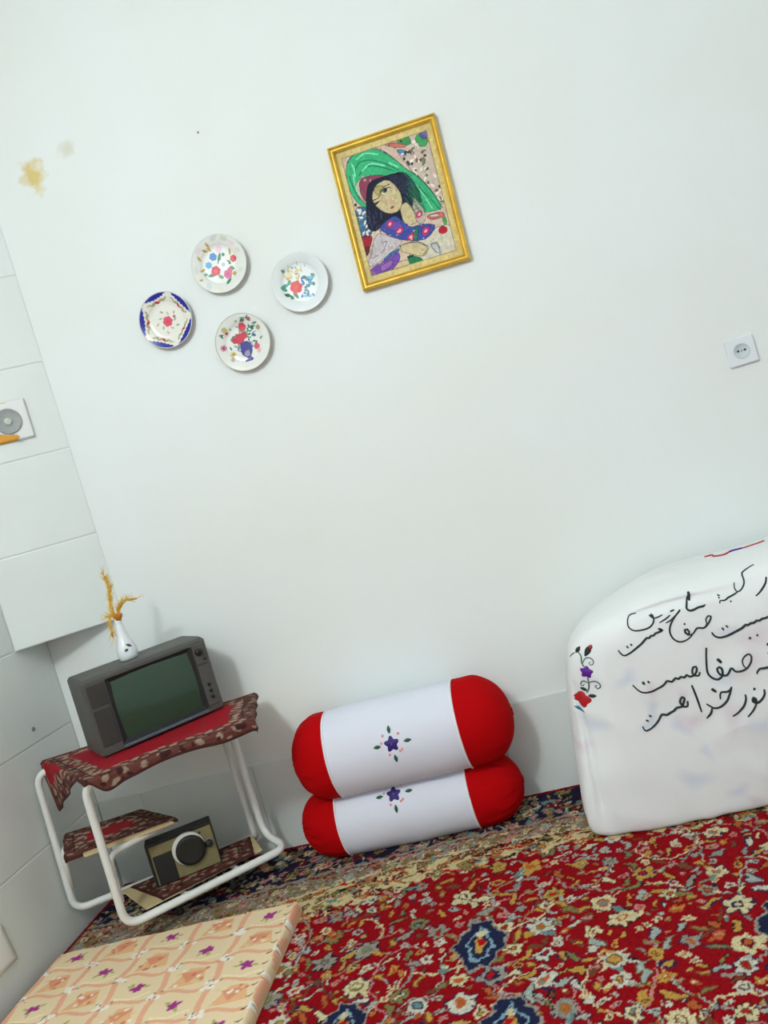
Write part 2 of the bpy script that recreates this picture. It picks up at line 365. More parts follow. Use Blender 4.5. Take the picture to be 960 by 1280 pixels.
# ------------------------------------------------------------------ mat
mx0, mx1, my0, my1, MH = .05, .80, -1.45, -.452, .036
xs = np.arange(mx0, mx1+.001, .0033); ys = np.arange(my0, my1+.001, .0033)
mt = Canvas(xs, ys, C(228, 206, 168)); rng = random.Random(5)
PEACH, PK, MAG, WH = C(226, 168, 136), C(220, 146, 112), C(162, 52, 132), C(234, 228, 216)
gx0, gy0, gdx, gdy = .211, -.5575, .148, .1065
for k in range(-2, 6):
    x = gx0+k*gdx
    mt.line([(x+.006*math.sin(y*40), y) for y in np.arange(my0, my1, .02)], .017, PEACH)
for j in range(-10, 2):
    y = gy0+j*gdy
    mt.line([(x, y+.011*math.sin((x-gx0)/gdx*math.pi*2)) for x in np.arange(mx0, mx1, .015)], .012, PEACH)
for k in range(-2, 6):
    for j in range(-10, 3):
        x, y = gx0+k*gdx, gy0+j*gdy
        cx, cy = x+gdx/2, y+gdy/2
        if (k+j) % 2 == 1:
            for q in range(5): a = q*1.257+rng.random(); mt.ell(cx+.011*math.cos(a), cy+.008*math.sin(a), .011, .0065, a, MAG)
            for q in range(3): a = rng.uniform(0, 6.28); mt.leaf(cx+.026*math.cos(a), cy+.02*math.sin(a), .022, .008, a, C(168, 172, 96))
            mt.line([(cx-.05, cy-.03), (cx+.0, cy-.045), (cx+.05, cy-.03)], .005, C(238, 226, 180))
        else:
            mt.poly([(cx-.05, cy-.03), (cx+.045, cy-.03), (cx+.03, cy+.028), (cx-.015, cy+.034)], C(226, 176, 130))
            mt.poly([(cx-.035, cy+.02), (cx-.005, cy-.022), (cx+.035, cy+.018)], PK)
            for q in range(9): mt.ell(cx+rng.uniform(-.045, .045), cy+rng.uniform(-.03, .03), .006, .005, 0, rng.choice((WH, C(222, 196, 150), C(205, 120, 96))))
        for q in range(7):
            mt.ell(x+rng.uniform(-.018, .018), y+rng.uniform(-.012, .012), .008, .006, rng.random()*3, WH)
        for q in range(4): mt.ell(x+rng.uniform(-.025, .025), y+rng.uniform(-.018, .018), .0035, .003, 0, C(120, 122, 84))
nx, ny = len(xs), len(ys)
dx = np.minimum(mt.X-mx0, mx1-mt.X); dy = np.minimum(mt.Y-my0, my1-mt.Y)
rise = lambda d: np.sqrt(np.clip(1-(1-np.clip(d/.012, 0, 1))**2, 0, 1))
hh = .006+(MH-.006)*np.minimum(rise(dx), rise(dy))
hh = hh-.002*np.exp(-((dx-.02)/.006)**2)+.0018*np.sin(mt.X*31+mt.Y*9)*np.sin(mt.Y*27-mt.X*5)
# stitched hem: dark thread over the edge
for k in range(24):
    y = my1-.02-k*.041; mt.line([(mx1-.014, y), (mx1-.026, y-.006)], .0045, C(104, 84, 66))
bow = -.012*((mt.Y-my1)/.5)
V = np.stack([mt.X+bow*((mt.X-mx0)/(mx1-mx0))*-1*-1, mt.Y+.034*(mt.X-.25), hh+.0005], -1).reshape(-1, 3)
ring = np.concatenate([np.arange(nx), np.arange(1, ny)*nx+nx-1, np.arange(nx-2, -1, -1)+(ny-1)*nx, np.arange(ny-2, 0, -1)*nx])
Vb = V[ring].copy(); Vb[:, 2] = .0005; nb = len(ring); i = np.arange(nb); j = (i+1) % nb
me = np_mesh('sleeping_mat', np.concatenate([V, Vb]), np.concatenate([grid_faces(nx, ny), np.stack([ring[i], len(V)+i, len(V)+j, ring[j]], -1)]))
set_cols(me, np.concatenate([mt.img.reshape(-1, 3), np.tile(C(220, 192, 150), (nb, 1))]))
obj('floor_mat', me, material('printed_cotton', None, .85, bump=.25, bscale=260, attr=True, spec=.2), label='thin peach printed floor mat with magenta flowers beside trolley', category='mat')

# ------------------------------------------------------------------ bedding bundle
def cube_sphere(n):
    V, F = [], []
    for ax in range(3):
        for sg in (-1, 1):
            base = len(V)
            for i in range(n+1):
                for j in range(n+1):
                    a, b = math.tan((i/n*2-1)*math.pi/4), math.tan((j/n*2-1)*math.pi/4)
                    p = [0, 0, 0]; p[ax] = sg; p[(ax+1) % 3] = a; p[(ax+2) % 3] = b; V.append(p)
            for i in range(n):
                for j in range(n):
                    q = (base+i*(n+1)+j, base+(i+1)*(n+1)+j, base+(i+1)*(n+1)+j+1, base+i*(n+1)+j+1); F.append(q if sg > 0 else q[::-1])
    return np.array(V, float), np.array(F)
V, F = cube_sphere(120)
sel = lambda n: V/((np.abs(V)**n).sum(1)**(1/n))[:, None]
wq = np.clip(-V[:, 2]*1.5+.1, 0, 1)[:, None]; q = sel(8)*(1-wq)+sel(22)*wq
bx0, bx1, by0, by1 = 1.625, 2.63, -.395, -.018
h01 = (q[:, 2]+1)/2
ff = (1-q[:, 1])/2               # 1 at the front, 0 at the wall
lf = (1-q[:, 0])/2               # 1 at the left end
Ztop = .588+.048*np.sin(np.clip((1-ff)*1.7, 0, 1.7)*math.pi/2)*(1-.35*(1-ff))
X = (bx0+bx1)/2+q[:, 0]*(bx1-bx0)/2; X = X+.085*h01**1.6*(lf-.5)*2*np.clip(lf-.5, 0, 1)*2+.02*np.sin(h01*math.pi)*np.clip(lf-.7, 0, 1)
Y = (by0+by1)/2+q[:, 1]*(by1-by0)/2
Y = Y-np.clip(ff-.5, 0, 1)*2*.012*np.sin(np.clip(h01, 0, 1)*math.pi)*np.clip(1-np.abs(q[:, 0]), 0, 1)+np.clip(ff-.5, 0, 1)*.05*np.clip(lf-.88, 0, 1)/.12
Zc = h01*Ztop; Zc = Zc-h01**3*(.15*np.clip((2.02-X)/.33, 0, 1.2)**1.4*(1-.78*ff))-.012*h01**3*np.clip((2.1-X)/.4, 0, 1)
frontness = np.clip(-q[:, 1]*6-5, 0, 1); crease = np.exp(-((Zc-(.566+.03*(X-1.85)))/.009)**2)*np.exp(-((X-1.93)/.17)**2)
Y = Y+.040*crease*frontness
lip = np.exp(-((Zc-(.588+.03*(X-1.85)))/.012)**2)*np.exp(-((X-1.95)/.22)**2); Y = Y-.020*lip*frontness
Y = Y+.016*np.exp(-((X-(1.672+.055*Zc))/.008)**2)*np.clip((.46-Zc)/.08, 0, 1)*np.clip((Zc-.02)/.08, 0, 1)*(ff > .6)
pts = np.stack([X, Y, Zc], -1)
nrmv = np.stack([q[:, 0]**3, q[:, 1]**3, q[:, 2]**3], -1); nrmv /= np.linalg.norm(nrmv, axis=1)[:, None]+1e-9
wr = np.array([noise.noise(Vector((p[0]*5, p[1]*5, p[2]*4)))*.008+(.5-abs(noise.noise(Vector((p[0]*9+p[2]*5+5, p[1]*9, p[2]*7-p[0]*3)))))*.007+noise.noise(Vector((p[0]*24, p[1]*24, p[2]*11)))*.0018 for p in pts])
pts = pts+nrmv*wr[:, None]; pts[:, 2] = np.maximum(pts[:, 2]+.001, .0010); pts[:, 1] = np.minimum(pts[:, 1], -.012)
base = np.tile(np.array(C(229, 231, 231)), (len(pts), 1)); rs = np.random.RandomState(7)
for k in range(46):
    x, z = rs.uniform(1.66, 2.6), rs.uniform(.03, .55); r = rs.uniform(.018, .042); col = np.array([C(214, 190, 205), C(184, 196, 220), C(196, 206, 224)][k % 3])
    dd = np.sqrt((pts[:, 0]-x)**2+(pts[:, 2]-z)**2)*(1+.28*np.sin(np.arctan2(pts[:, 2]-z, pts[:, 0]-x)*2+k)+.18*np.sin(np.arctan2(pts[:, 2]-z, pts[:, 0]-x)*3+2*k))
    a = np.clip((r-dd)/(r*.8), 0, 1)*.42*(pts[:, 1] < -.3); base = base*(1-a[:, None])+col*a[:, None]
bundle = thing('bedding_bundle', 'boxy bedding bundle wrapped in white embroidered cloth against back wall', 'bundle', (2.12, -.2, 0))
loc0 = Vector(bundle.location)
me = np_mesh('cloth_wrap', pts-np.array(loc0), F); 
bm = bmesh.new(); bm.from_mesh(me); bm.free()
set_cols(me, base)
bm = bmesh.new(); bm.from_mesh(me); bmesh.ops.remove_doubles(bm, verts=bm.verts, dist=1e-6); bm.to_mesh(me); bm.free()
obj('cloth_wrap', me, material('white_cotton', None, .85, bump=.15, bscale=500, attr=True, spec=.2), bundle)
BV = BVHTree.FromPolygons([tuple(p) for p in pts], [tuple(map(int, f)) for f in F])
def onto_front(x, z, lift=.0012):
    h = BV.ray_cast(Vector((x, -1.2, z)), Vector((0, 1, 0)))
    if h[0] is None: h = BV.find_nearest(Vector((x, -.38, z)))
    nn = h[1] if h[1].y < 0 else -h[1]
    return h[0]+nn*lift
def densify(pts, step=.004):
    P = [Vector((a, b, 0)) for a, b in pts]; out = []
    k = len(P)
    for i in range(k-1):
        p0, p1, p2, p3 = P[max(i-1, 0)], P[i], P[i+1], P[min(i+2, k-1)]
        n = max(1, int((p2-p1).length/step))
        for s in range(n):
            t = s/n; out.append(.5*((2*p1)+(p2-p0)*t+(2*p0-5*p1+4*p2-p3)*t*t+(3*p1-p0-3*p2+p3)*t**3))
    out.append(P[-1]); return [(v.x, v.y) for v in out]
def stitched(name, strokes, mat):
    V, F = [], []
    for wd, pl in strokes:
        d = densify([(a/1000, b/1000) for a, b in pl]); k = len(d)
        rad = [wd/1450*(.62+.38*math.sin(math.pi*min(1, .12+.88*i/max(k-1, 1)))) for i in range(k)]
        tube_into(V, F, [onto_front(x, z, .0004)-loc0 for x, z in d], rad, 6)
    return obj(name, mesh(name, V, F, True), mat, bundle)
TEXT=[
(3.4,[(2002,554),(1986,542),(1971,534),(1959,531)]),
(3.2,[(1975,547),(1960,540),(1944,535)]),
(3.9,[(1978,555),(1989,557)]),
(3.4,[(1957,552),(1945,549),(1934,549),(1928,555),(1933,559),(1934,550),(1930,539),(1917,530),(1897,528),(1878,531),(1868,542),(1870,555),(1877,564),(1886,568),(1897,567)]),
(5.6,[(1926,557),(1933,554)]),
(4.3,[(1945,517),(1938,523),(1940,516),(1947,515),(1936,513),(1927,512),(1921,508),(1914,509),(1910,505),(1902,506),(1896,502),(1886,495),(1870,487),(1851,478),(1837,475),(1830,482),(1826,492)]),
(4.7,[(1849,498),(1852,492)]),
(4.7,[(1860,501),(1862,496)]),
(3.7,[(2001,552),(1983,539),(1968,522),(1962,506),(1965,489),(1975,478),(1987,475),(2000,478),(2013,486)]),
(5.2,[(2001,519),(2004,516)]),
(4.3,[(2004,488),(1998,496),(1999,503),(2005,503),(2008,496),(2004,488)]),
(5.6,[(2037,588),(2033,567)]),
(4.3,[(2065,550),(2056,547),(2061,548),(2047,548),(2033,545),(2024,546),(2019,553),(2025,565),(2037,586)]),
(3.7,[(2005,487),(2016,489),(2029,500),(2045,496),(2061,506),(2070,519),(2064,522),(2055,514),(2055,505),(2048,497)]),
(3.0,[(2215,607),(2200,604),(2179,597),(2176,586),(2172,574),(2161,563),(2150,560),(2147,569),(2151,582)]),
(3.7,[(2149,559),(2140,556),(2131,554),(2123,552),(2114,548),(2103,550),(2100,544)]),
(4.3,[(2102,564),(2107,561)]),
(3.7,[(2103,559),(2103,555)]),
(4.7,[(2125,542),(2129,542)]),
(3.7,[(2226,578),(2220,567),(2208,555),(2195,545),(2187,541)]),
(4.7,[(2216,493),(2204,487),(2191,484),(2183,484),(2178,481),(2171,483),(2163,479),(2156,480),(2148,477),(2143,479),(2133,473),(2117,468),(2095,462),(2076,462),(2065,469),(2060,480)]),
(4.7,[(2087,485),(2090,478)]),
(4.7,[(2098,488),(2101,482)]),
(6.4,[(2142,445),(2146,443)]),
(6.4,[(2161,448),(2164,446)]),
(4.3,[(2005,389),(2000,381),(1990,384),(1987,393),(1993,405),(2000,405),(1999,395),(1990,385),(1978,384),(1972,390),(1965,385),(1957,389),(1950,385),(1943,389),(1932,382),(1922,387),(1910,378),(1893,372),(1875,368),(1858,370),(1847,378),(1836,396)]),
(5.2,[(1862,398),(1865,390)]),
(5.2,[(1875,397),(1878,391)]),
(4.1,[(1977,361),(1980,330),(1982,288)]),
(4.7,[(1956,324),(1953,311),(1943,312),(1938,325),(1946,337),(1951,333),(1946,322),(1939,313),(1926,312),(1918,306),(1908,303),(1897,299),(1886,303),(1872,288),(1854,276),(1838,271),(1833,274),(1831,284)]),
(5.2,[(1844,299),(1849,294)]),
(5.6,[(1855,309),(1859,304)]),
(4.3,[(2037,445),(2029,416),(2023,385),(2028,370),(2039,361),(2048,362),(2056,369),(2059,383),(2054,390),(2048,387),(2048,377),(2054,369),(2067,367),(2080,381),(2083,380),(2088,371),(2101,368),(2117,372),(2130,384),(2135,397),(2131,405),(2119,401),(2111,391),(2111,379),(2114,374)]),
(6.4,[(2055,411),(2062,399)]),
(4.7,[(2179,361),(2170,362),(2155,362),(2145,363),(2139,358),(2136,352)]),
(6.9,[(2178,417),(2187,420)]),
(4.7,[(2174,395),(2183,399)]),
(4.1,[(2069,335),(2058,326),(2041,327),(2037,321),(2035,310)]),
(4.3,[(2068,334),(2059,318),(2048,302),(2031,291),(2016,290),(2008,296),(1999,306)]),
(4.3,[(2009,291),(2003,279),(1990,269)]),
(6.0,[(2021,341),(2030,330)]),
(4.1,[(2095,308),(2094,297),(2083,280),(2066,267),(2052,261)]),
(4.3,[(2142,310),(2140,298),(2129,286),(2117,281),(2108,287),(2112,296),(2117,291),(2112,276),(2099,262),(2086,252)]),
(7.3,[(2118,317),(2122,315)]),
(6.0,[(2111,293),(2111,285)]),
]
VINE=[
(3.4,[(1731,465),(1728,477),(1731,494),(1725,506)]),
(2.8,[(1718,502),(1710,497),(1703,490)]),
(2.6,[(1731,476),(1739,486),(1751,487),(1758,478),(1754,469),(1747,468),(1745,474),(1751,476)]),
(3.4,[(1732,437),(1731,424),(1727,407),(1718,395)]),
(3.0,[(1730,421),(1739,425),(1750,423),(1757,415),(1756,407),(1748,404),(1744,412),(1750,413)]),
(3.0,[(1728,422),(1721,428),(1713,426),(1710,418),(1715,415),(1719,420)]),
]

M_INK = material('dark_green_thread', C(24, 42, 40), .7)
stitched('calligraphy', TEXT, M_INK)['label'] = 'dark green Persian handwriting stitched on the cloth'
stitched('embroidered_vine', VINE, material('sage_thread', C(86, 120, 108), .8))
def patch(name, cx, cz, outline, mat, lift=.002, parent=None):
    """a padded satin-stitch patch lying on the front of the bundle"""
    c = onto_front(cx, cz, lift*2)-loc0; V = [c]; n = len(outline)
    for s, l in ((.6, lift*1.8), (1, lift*.2)):
        for a, b in outline: V.append(onto_front(cx+a*s, cz+b*s, l)-loc0)
    F = [(0, 1+i, 1+(i+1) % n) for i in range(n)]+[(1+i, 1+n+i, 1+n+(i+1) % n, 1+(i+1) % n) for i in range(n)]
    return obj(name, mesh(name, V, F, True), mat, bundle)
def blossom(r, n=5, ph=0, m=30, d=.18): return [(r*(1+d*math.cos(n*a+ph))*math.cos(a), r*(1+d*math.cos(n*a+ph))*math.sin(a)) for a in np.linspace(0, 2*math.pi, m, endpoint=False)]
def leafo(L, W, ang, m=14):
    o = []
    for a in np.linspace(0, 2*math.pi, m, endpoint=False):
        u, v = math.cos(a)*L/2, math.sin(a)*W/2*(1-.5*abs(math.cos(a)))
        o.append((u*math.cos(ang)-v*math.sin(ang), u*math.sin(ang)+v*math.cos(ang)))
    return o
M_PUR = material('purple_thread', C(88, 16, 140), .6); M_REDT = material('red_thread', C(178, 10, 22), .6)
M_LEAFD = material('dark_leaf_thread', C(28, 34, 34), .7); M_TEALT = material('teal_thread', C(30, 120, 150), .6)
patch('embroidered_flower', 1.733, .451, blossom(.0145), M_PUR)['label'] = 'purple stitched flower'
patch('embroidered_flower', 1.703, .378, blossom(.0195, 4, .5), M_REDT)['label'] = 'red stitched flower'
patch('embroidered_leaf', 1.752, .505, leafo(.036, .016, .85), M_LEAFD); patch('embroidered_leaf', 1.761, .513, leafo(.014, .011, .85), M_REDT)
patch('embroidered_leaf', 1.728, .509, leafo(.022, .010, .75), M_LEAFD)
patch('embroidered_leaf', 1.714, .406, leafo(.020, .011, -.5), M_LEAFD); patch('embroidered_leaf', 1.730, .386, leafo(.022, .012, -.1), M_LEAFD)
patch('embroidered_leaf', 1.688, .350, leafo(.028, .010, -.6), M_TEALT)
V, F = [], []
def on_top(x, y, l=.001):
    h = BV.ray_cast(Vector((x, y, 2)), Vector((0, 0, -1))); return h[0]+Vector((0, 0, l))-loc0
for nm, pl, wd, mat in (('embroidered_band', [(2.132, -.182), (2.15, -.19), (2.152, -.21), (2.172, -.226), (2.19, -.218)], .006, M_REDT),
                        ('embroidered_band', [(2.19, -.218), (2.21, -.212), (2.228, -.206)], .007, M_PUR), ('embroidered_band', [(2.228, -.206), (2.25, -.20), (2.29, -.195)], .005, M_REDT)):
    V, F = [], []; tube_into(V, F, [on_top(a, b) for a, b in densify(pl)], wd/2, 6); obj(nm, mesh(nm, V, F, True), mat, bundle)

# ------------------------------------------------------------------ bolsters
M_RED = material('red_cotton', C(176, 3, 9), .85, bump=.2, bscale=350, spec=.08)
M_WHT = material('white_satin_cotton', C(216, 218, 230), .7, bump=.1, bscale=350, spec=.3)
M_PIPE = material('white_piping', C(230, 230, 234), .7)
M_VIO = material('violet_thread', C(36, 12, 104), .6); M_GRN = material('green_thread', C(10, 82, 52), .6); M_PNK = material('pink_thread', C(226, 150, 150), .6)
def bolster(label, cx, cy, cz, ry, rz, L, seed, tilt, emb_ang, xs0, xs1, lo, hi, emb_dx=0):
    t = thing('bolster', label, 'bolster', (cx, cy, cz), 0, 'bolsters stacked against the back wall'); t.rotation_euler = (0, tilt, 0)
    def S(u, th, lift=0):
        x = u*L/2; au = abs(u); dome = (1-max(0, (au-.66)/.34)**2.3)**.5 if au < 1 else 0
        r = (.955+.045*math.cos(u*1.6))*max(dome, .0)
        pl = max(0, au-.58)/.42
        r *= 1+pl*.02*math.sin(17*th+seed+3*u+3*noise.noise(Vector((th*1.3, seed, 0))))+.085*pl*noise.noise(Vector((u*6, math.cos(th)*5, math.sin(th)*5+seed)))+.016*noise.noise(Vector((u*4+seed, math.cos(th)*1.5, math.sin(th)*1.5)))+.010*(1-pl)*(.5-abs(noise.noise(Vector((u*7+2*math.cos(th), math.cos(th)*3+u*3, math.sin(th)*3+seed)))))+.02*pl*noise.noise(Vector((u*3, th*2, seed)))
        y, z = -math.sin(th), math.cos(th)
        py, pz = y*r*ry, z*r*rz
        if pz < lo: pz = lo+(pz-lo)*.05
        if pz > hi: pz = hi+(pz-hi)*.05
        nrm = Vector((0, y/ry, z/rz)).normalized()
        return Vector((x, py, pz))+nrm*lift
    def shell(name, us, mat, nt=96):
        V = [S(u, 2*math.pi*j/nt) for u in us for j in range(nt)]; k = len(us)
        F = [(i*nt+j, i*nt+(j+1) % nt, (i+1)*nt+(j+1) % nt, (i+1)*nt+j) for i in range(k-1) for j in range(nt)]
        return obj(name, mesh(name, V, F, True), mat, t)
    eps = [1-(1-a)**2.2 for a in np.linspace(0, 1, 22)]
    shell('panel', np.linspace(xs0, xs1, 36), M_WHT)
    shell('end_cap', [xs0-(xs0+.999)*a for a in eps], M_RED); shell('end_cap', [xs1+(.999-xs1)*a for a in eps], M_RED)
    for u in (xs0, xs1):
        V, F = [], []; tube_into(V, F, [S(u, 2*math.pi*j/72, .001) for j in range(73)], .0032, 6); obj('piping', mesh('piping', V, F, True), M_PIPE, t)
    for u in (-.999, .999):   # gathered button at each end
        V, F = [], []; c = S(u, 0)*.0+Vector((u*L/2-.004*(1 if u > 0 else -1), 0, 0)); tube_into(V, F, [c-Vector((.006, 0, 0)), c+Vector((.006, 0, 0))], .012, 12); obj('end_button', mesh('end_button', V, F, True), M_RED, t)
    R = (ry+rz)/2
    def emb(name, a, b, outline, mat, lift=.0018):
        f = lambda x, y, l: S(2*(a+x+emb_dx)/L, emb_ang-(b+y)/R, l)
        n = len(outline); V = [f(0, 0, lift*1.6)]+[f(x*.6, y*.6, lift*1.5) for x, y in outline]+[f(x, y, .0004) for x, y in outline]
        F = [(0, 1+i, 1+(i+1) % n) for i in range(n)]+[(1+i, 1+n+i, 1+n+(i+1) % n, 1+(i+1) % n) for i in range(n)]
        obj(name, mesh(name, V, F, True), mat, t)
    emb('embroidered_flower', 0, 0, blossom(.019, 5, -1.57, 40, .22), M_VIO)
    emb('flower_centre', 0, 0, blossom(.0045, 5, 0, 10, 0), material('lilac_thread', C(112, 60, 150), .6), .003)
    for a, b, g in ((0, .040, 1.57), (0, -.042, 1.57), (-.045, 0, 0), (.048, 0, 0)): emb('embroidered_leaf', a, b, leafo(.024, .012, g), M_GRN)
    for a, b in ((-.022, .027), (.025, .024), (.026, -.02), (.019, -.024), (-.014, -.028), (-.03, .008)): emb('embroidered_dot', a, b, blossom(.0042, 3, 0, 8, .1), M_PNK)
    return t
bolster('upper red and white bolster resting on top of the other bolster', 1.142, -.138, .318, .126, .136, .70, 1.3, 0, 1.36, -.60, .56, -.1185, 1, emb_dx=-.002)
bolster('lower red and white bolster lying on the rug under the other', 1.105, -.114, .1005, .106, .112, .715, 4.1, 0, .86, -.60, .56, -.0985, .0965, emb_dx=-.022)
# ------------------------------------------------------------------ wall plates
M_CHINA = material('painted_china', None, .22, attr=True, spec=.4)
IR, IU = (.958, -.287), (-.287, -.958)
def wall_plate(label, x, z, R, ctr, rp, paint, base, rim):
    g = np.arange(-1.05, 1.051, .0075); c = Canvas(g, g, base)
    def n(px, py):
        dx, dy = px-ctr[0], py-ctr[1]; return ((dx*IR[0]+dy*IR[1])/rp, (dx*IU[0]+dy*IU[1])/rp)
    paint(c, n, rp)
    prof = [(0.0, .006), (.30, .006), (.55, .0065), (.64, .008), (.72, .0125), (.86, .017), (.96, .0195), (.985, .0205), (1.0, .0195), (.995, .0175), (.97, .016), (.7, .008), (.58, .002), (.5, .0)]
    rad = []; 
    for (r0, h0), (r1, h1) in zip(prof, prof[1:]):
        k = max(2, int(abs(r1-r0)/.011)); rad += [(r0+(r1-r0)*i/k, h0+(h1-h0)*i/k) for i in range(k)]
    rad.append(prof[-1]); nt = 192; V = []; cols = []; top = True
    for i, (r, h) in enumerate(rad):
        if r >= .999: top = False
        for j in range(nt):
            a = 2*math.pi*j/nt; u, v = r*math.cos(a), r*math.sin(a); V.append((u*R, -h*R/.095-.001, v*R))
            if top and r < .972: cols.append(c.img[min(len(g)-1, int((v+1.05)/.0075+.5)), min(len(g)-1, int((u+1.05)/.0075+.5))])
            else: cols.append(rim)
    k = len(rad); F = [(i*nt+j, i*nt+(j+1) % nt, (i+1)*nt+(j+1) % nt, (i+1)*nt+j) for i in range(k-1) for j in range(nt)]
    F.append(tuple((k-1)*nt+j for j in range(nt)))
    me = mesh('wall_plate', V, F, True); set_cols(me, cols)
    return obj('wall_plate', me, M_CHINA, None, (x, -.0055, z), (.055, 0, 0), label=label, category='plate', group='decorative plates on the back wall')
G1, G2, DK = C(58, 128, 92), C(96, 150, 118), C(70, 90, 80)
def fl(c, n, rp, x, y, r, col, hi=None):
    u, v = n(x, y)
    for k in range(6): a = k*1.05; c.ell(u+.5*r/rp*math.cos(a), v+.5*r/rp*math.sin(a), .55*r/rp, .5*r/rp, a, col)
    if hi: c.ell(u, v, .4*r/rp, .4*r/rp, 0, hi)
def lf(c, n, rp, x, y, L, W, ang, col):
    u, v = n(x, y); c.leaf(u, v, L/rp, W/rp, -math.radians(ang)-.29*0+.291*-1*-1, col)
def paint_bouquet(c, n, rp):
    rg = random.Random(1)
    for x, y, r, col in ((390, 150, 60, (196, 210, 200)), (540, 165, 60, (202, 206, 184)), (650, 230, 55, (226, 208, 214)), (160, 330, 55, (226, 208, 214)), (120, 600, 60, (214, 216, 210)), (300, 830, 60, (206, 218, 220)), (470, 880, 55, (222, 222, 208)), (740, 330, 50, (216, 210, 198)), (780, 600, 50, (208, 218, 208))):
        u, v = n(x, y); c.ell(u, v, r/rp, r*.6/rp, rg.random()*3, C(*col), .8)
    for x, y, L, a in ((290, 250, 95, 90), (250, 330, 90, 50), (165, 440, 90, 88), (205, 598, 90, 0), (610, 340, 110, -60), (190, 735, 60, 10), (310, 310, 70, 80)): lf(c, n, rp, x, y, L, 34, a, C(196, 160, 84))
    for x, y, L, a in ((450, 430, 170, -45), (590, 490, 90, 70), (330, 670, 120, 25), (470, 690, 100, 60), (590, 755, 120, -25), (250, 655, 60, 30), (510, 380, 60, -70), (640, 570, 90, 60)): lf(c, n, rp, x, y, L, 50, a, rg.choice((G1, G1, G2)))
    fl(c, n, rp, 360, 410, 55, C(52, 130, 200)); fl(c, n, rp, 290, 525, 48, C(80, 160, 210)); fl(c, n, rp, 450, 300, 48, C(228, 190, 212))
    fl(c, n, rp, 395, 605, 68, C(208, 52, 76), C(222, 84, 100)); fl(c, n, rp, 660, 440, 48, C(204, 52, 66)); fl(c, n, rp, 575, 655, 62, C(206, 84, 140), C(214, 60, 110)); fl(c, n, rp, 605, 600, 40, C(206, 90, 120))
    fl(c, n, rp, 510, 520, 75, C(238, 240, 240), C(196, 190, 198)); fl(c, n, rp, 675, 645, 32, C(190, 160, 90))
def paint_star(c, n, rp):
    BL = C(32, 34, 146); pt = [n(520, 108), n(845, 455), n(635, 905), n(190, 765), n(125, 300)]
    an = [math.atan2(v, u) for u, v in pt]
    for k in range(5):
        a0, a1 = an[k], an[(k+1) % 5]
        while a1 > a0: a1 -= 2*math.pi
        d = a1-a0; lo, hi = a0+.10*(-1), a1+.10
        out = [(.985*math.cos(a), .985*math.sin(a)) for a in np.linspace(lo, hi, 30)]
        inn = []
        for i, t in enumerate(np.linspace(1, 0, 30)):
            a = lo+(hi-lo)*t; r = .97-.17*math.sin(math.pi*t)**.7-.018*math.cos(i*1.4); inn.append((r*math.cos(a), r*math.sin(a)))
        c.poly(out+inn, BL)
        m_ = (lo+hi)/2; tx, ty = -math.sin(m_), math.cos(m_)
        for q, (s, col, r) in enumerate(((-.32, (176, 168, 130), .06), (-.2, (160, 160, 120), .07), (-.08, (196, 150, 110), .06), (.04, (190, 60, 66), .07), (.16, (150, 160, 120), .07), (.28, (190, 170, 130), .06), (.38, (196, 186, 150), .045))):
            rr = .70-.0*abs(s); c.ell(rr*math.cos(m_)+s*tx, rr*math.sin(m_)+s*ty, r*1.3, r*.62, math.atan2(ty, tx)+.5*(-1)**q, C(*col))
    u, v = n(478, 530)
    for k in range(10): a = k*.63; c.leaf(u+.28*math.cos(a)*(1+.4*(k % 2)), v+.28*math.sin(a)*(1+.4*(k % 2)), .16, .07, a+.6, C(*((150, 168, 140), (186, 170, 160), (196, 176, 150))[k % 3]))
    fl(c, n, rp, 478, 530, 72, C(214, 70, 96), C(222, 52, 84)); fl(c, n, rp, 575, 462, 20, C(168, 80, 90))
def paint_spray(c, n, rp):
    rg = random.Random(6)
    for k in range(26): lf(c, n, rp, rg.uniform(200, 470), rg.uniform(320, 470), 70, 24, rg.uniform(20, 150), rg.choice((C(212, 190, 120), C(196, 160, 84), C(222, 206, 150))))
    for k in range(30): lf(c, n, rp, rg.uniform(480, 660), rg.uniform(420, 700), 60, 34, rg.uniform(0, 180), rg.choice((C(88, 150, 190), C(60, 110, 180), C(120, 180, 200), C(70, 140, 150))))
    for x, y, L, a in ((240, 545, 130, 10), (230, 590, 110, 60), (300, 500, 90, -30), (395, 670, 130, 85), (520, 430, 80, 50), (640, 400, 80, 60), (650, 520, 60, 100), (280, 670, 100, 50), (340, 700, 80, 70), (220, 345, 50, -40)): lf(c, n, rp, x, y, L, 50, a, rg.choice((G1, C(38, 112, 74), C(80, 150, 130))))
    for x, y in ((300, 285), (350, 300), (420, 240), (400, 300), (530, 270), (480, 300)): lf(c, n, rp, x, y, 60, 18, rg.uniform(40, 130), rg.choice((C(90, 84, 96), C(150, 140, 130), C(180, 196, 180))))
    fl(c, n, rp, 400, 562, 88, C(216, 54, 58), C(226, 84, 70))
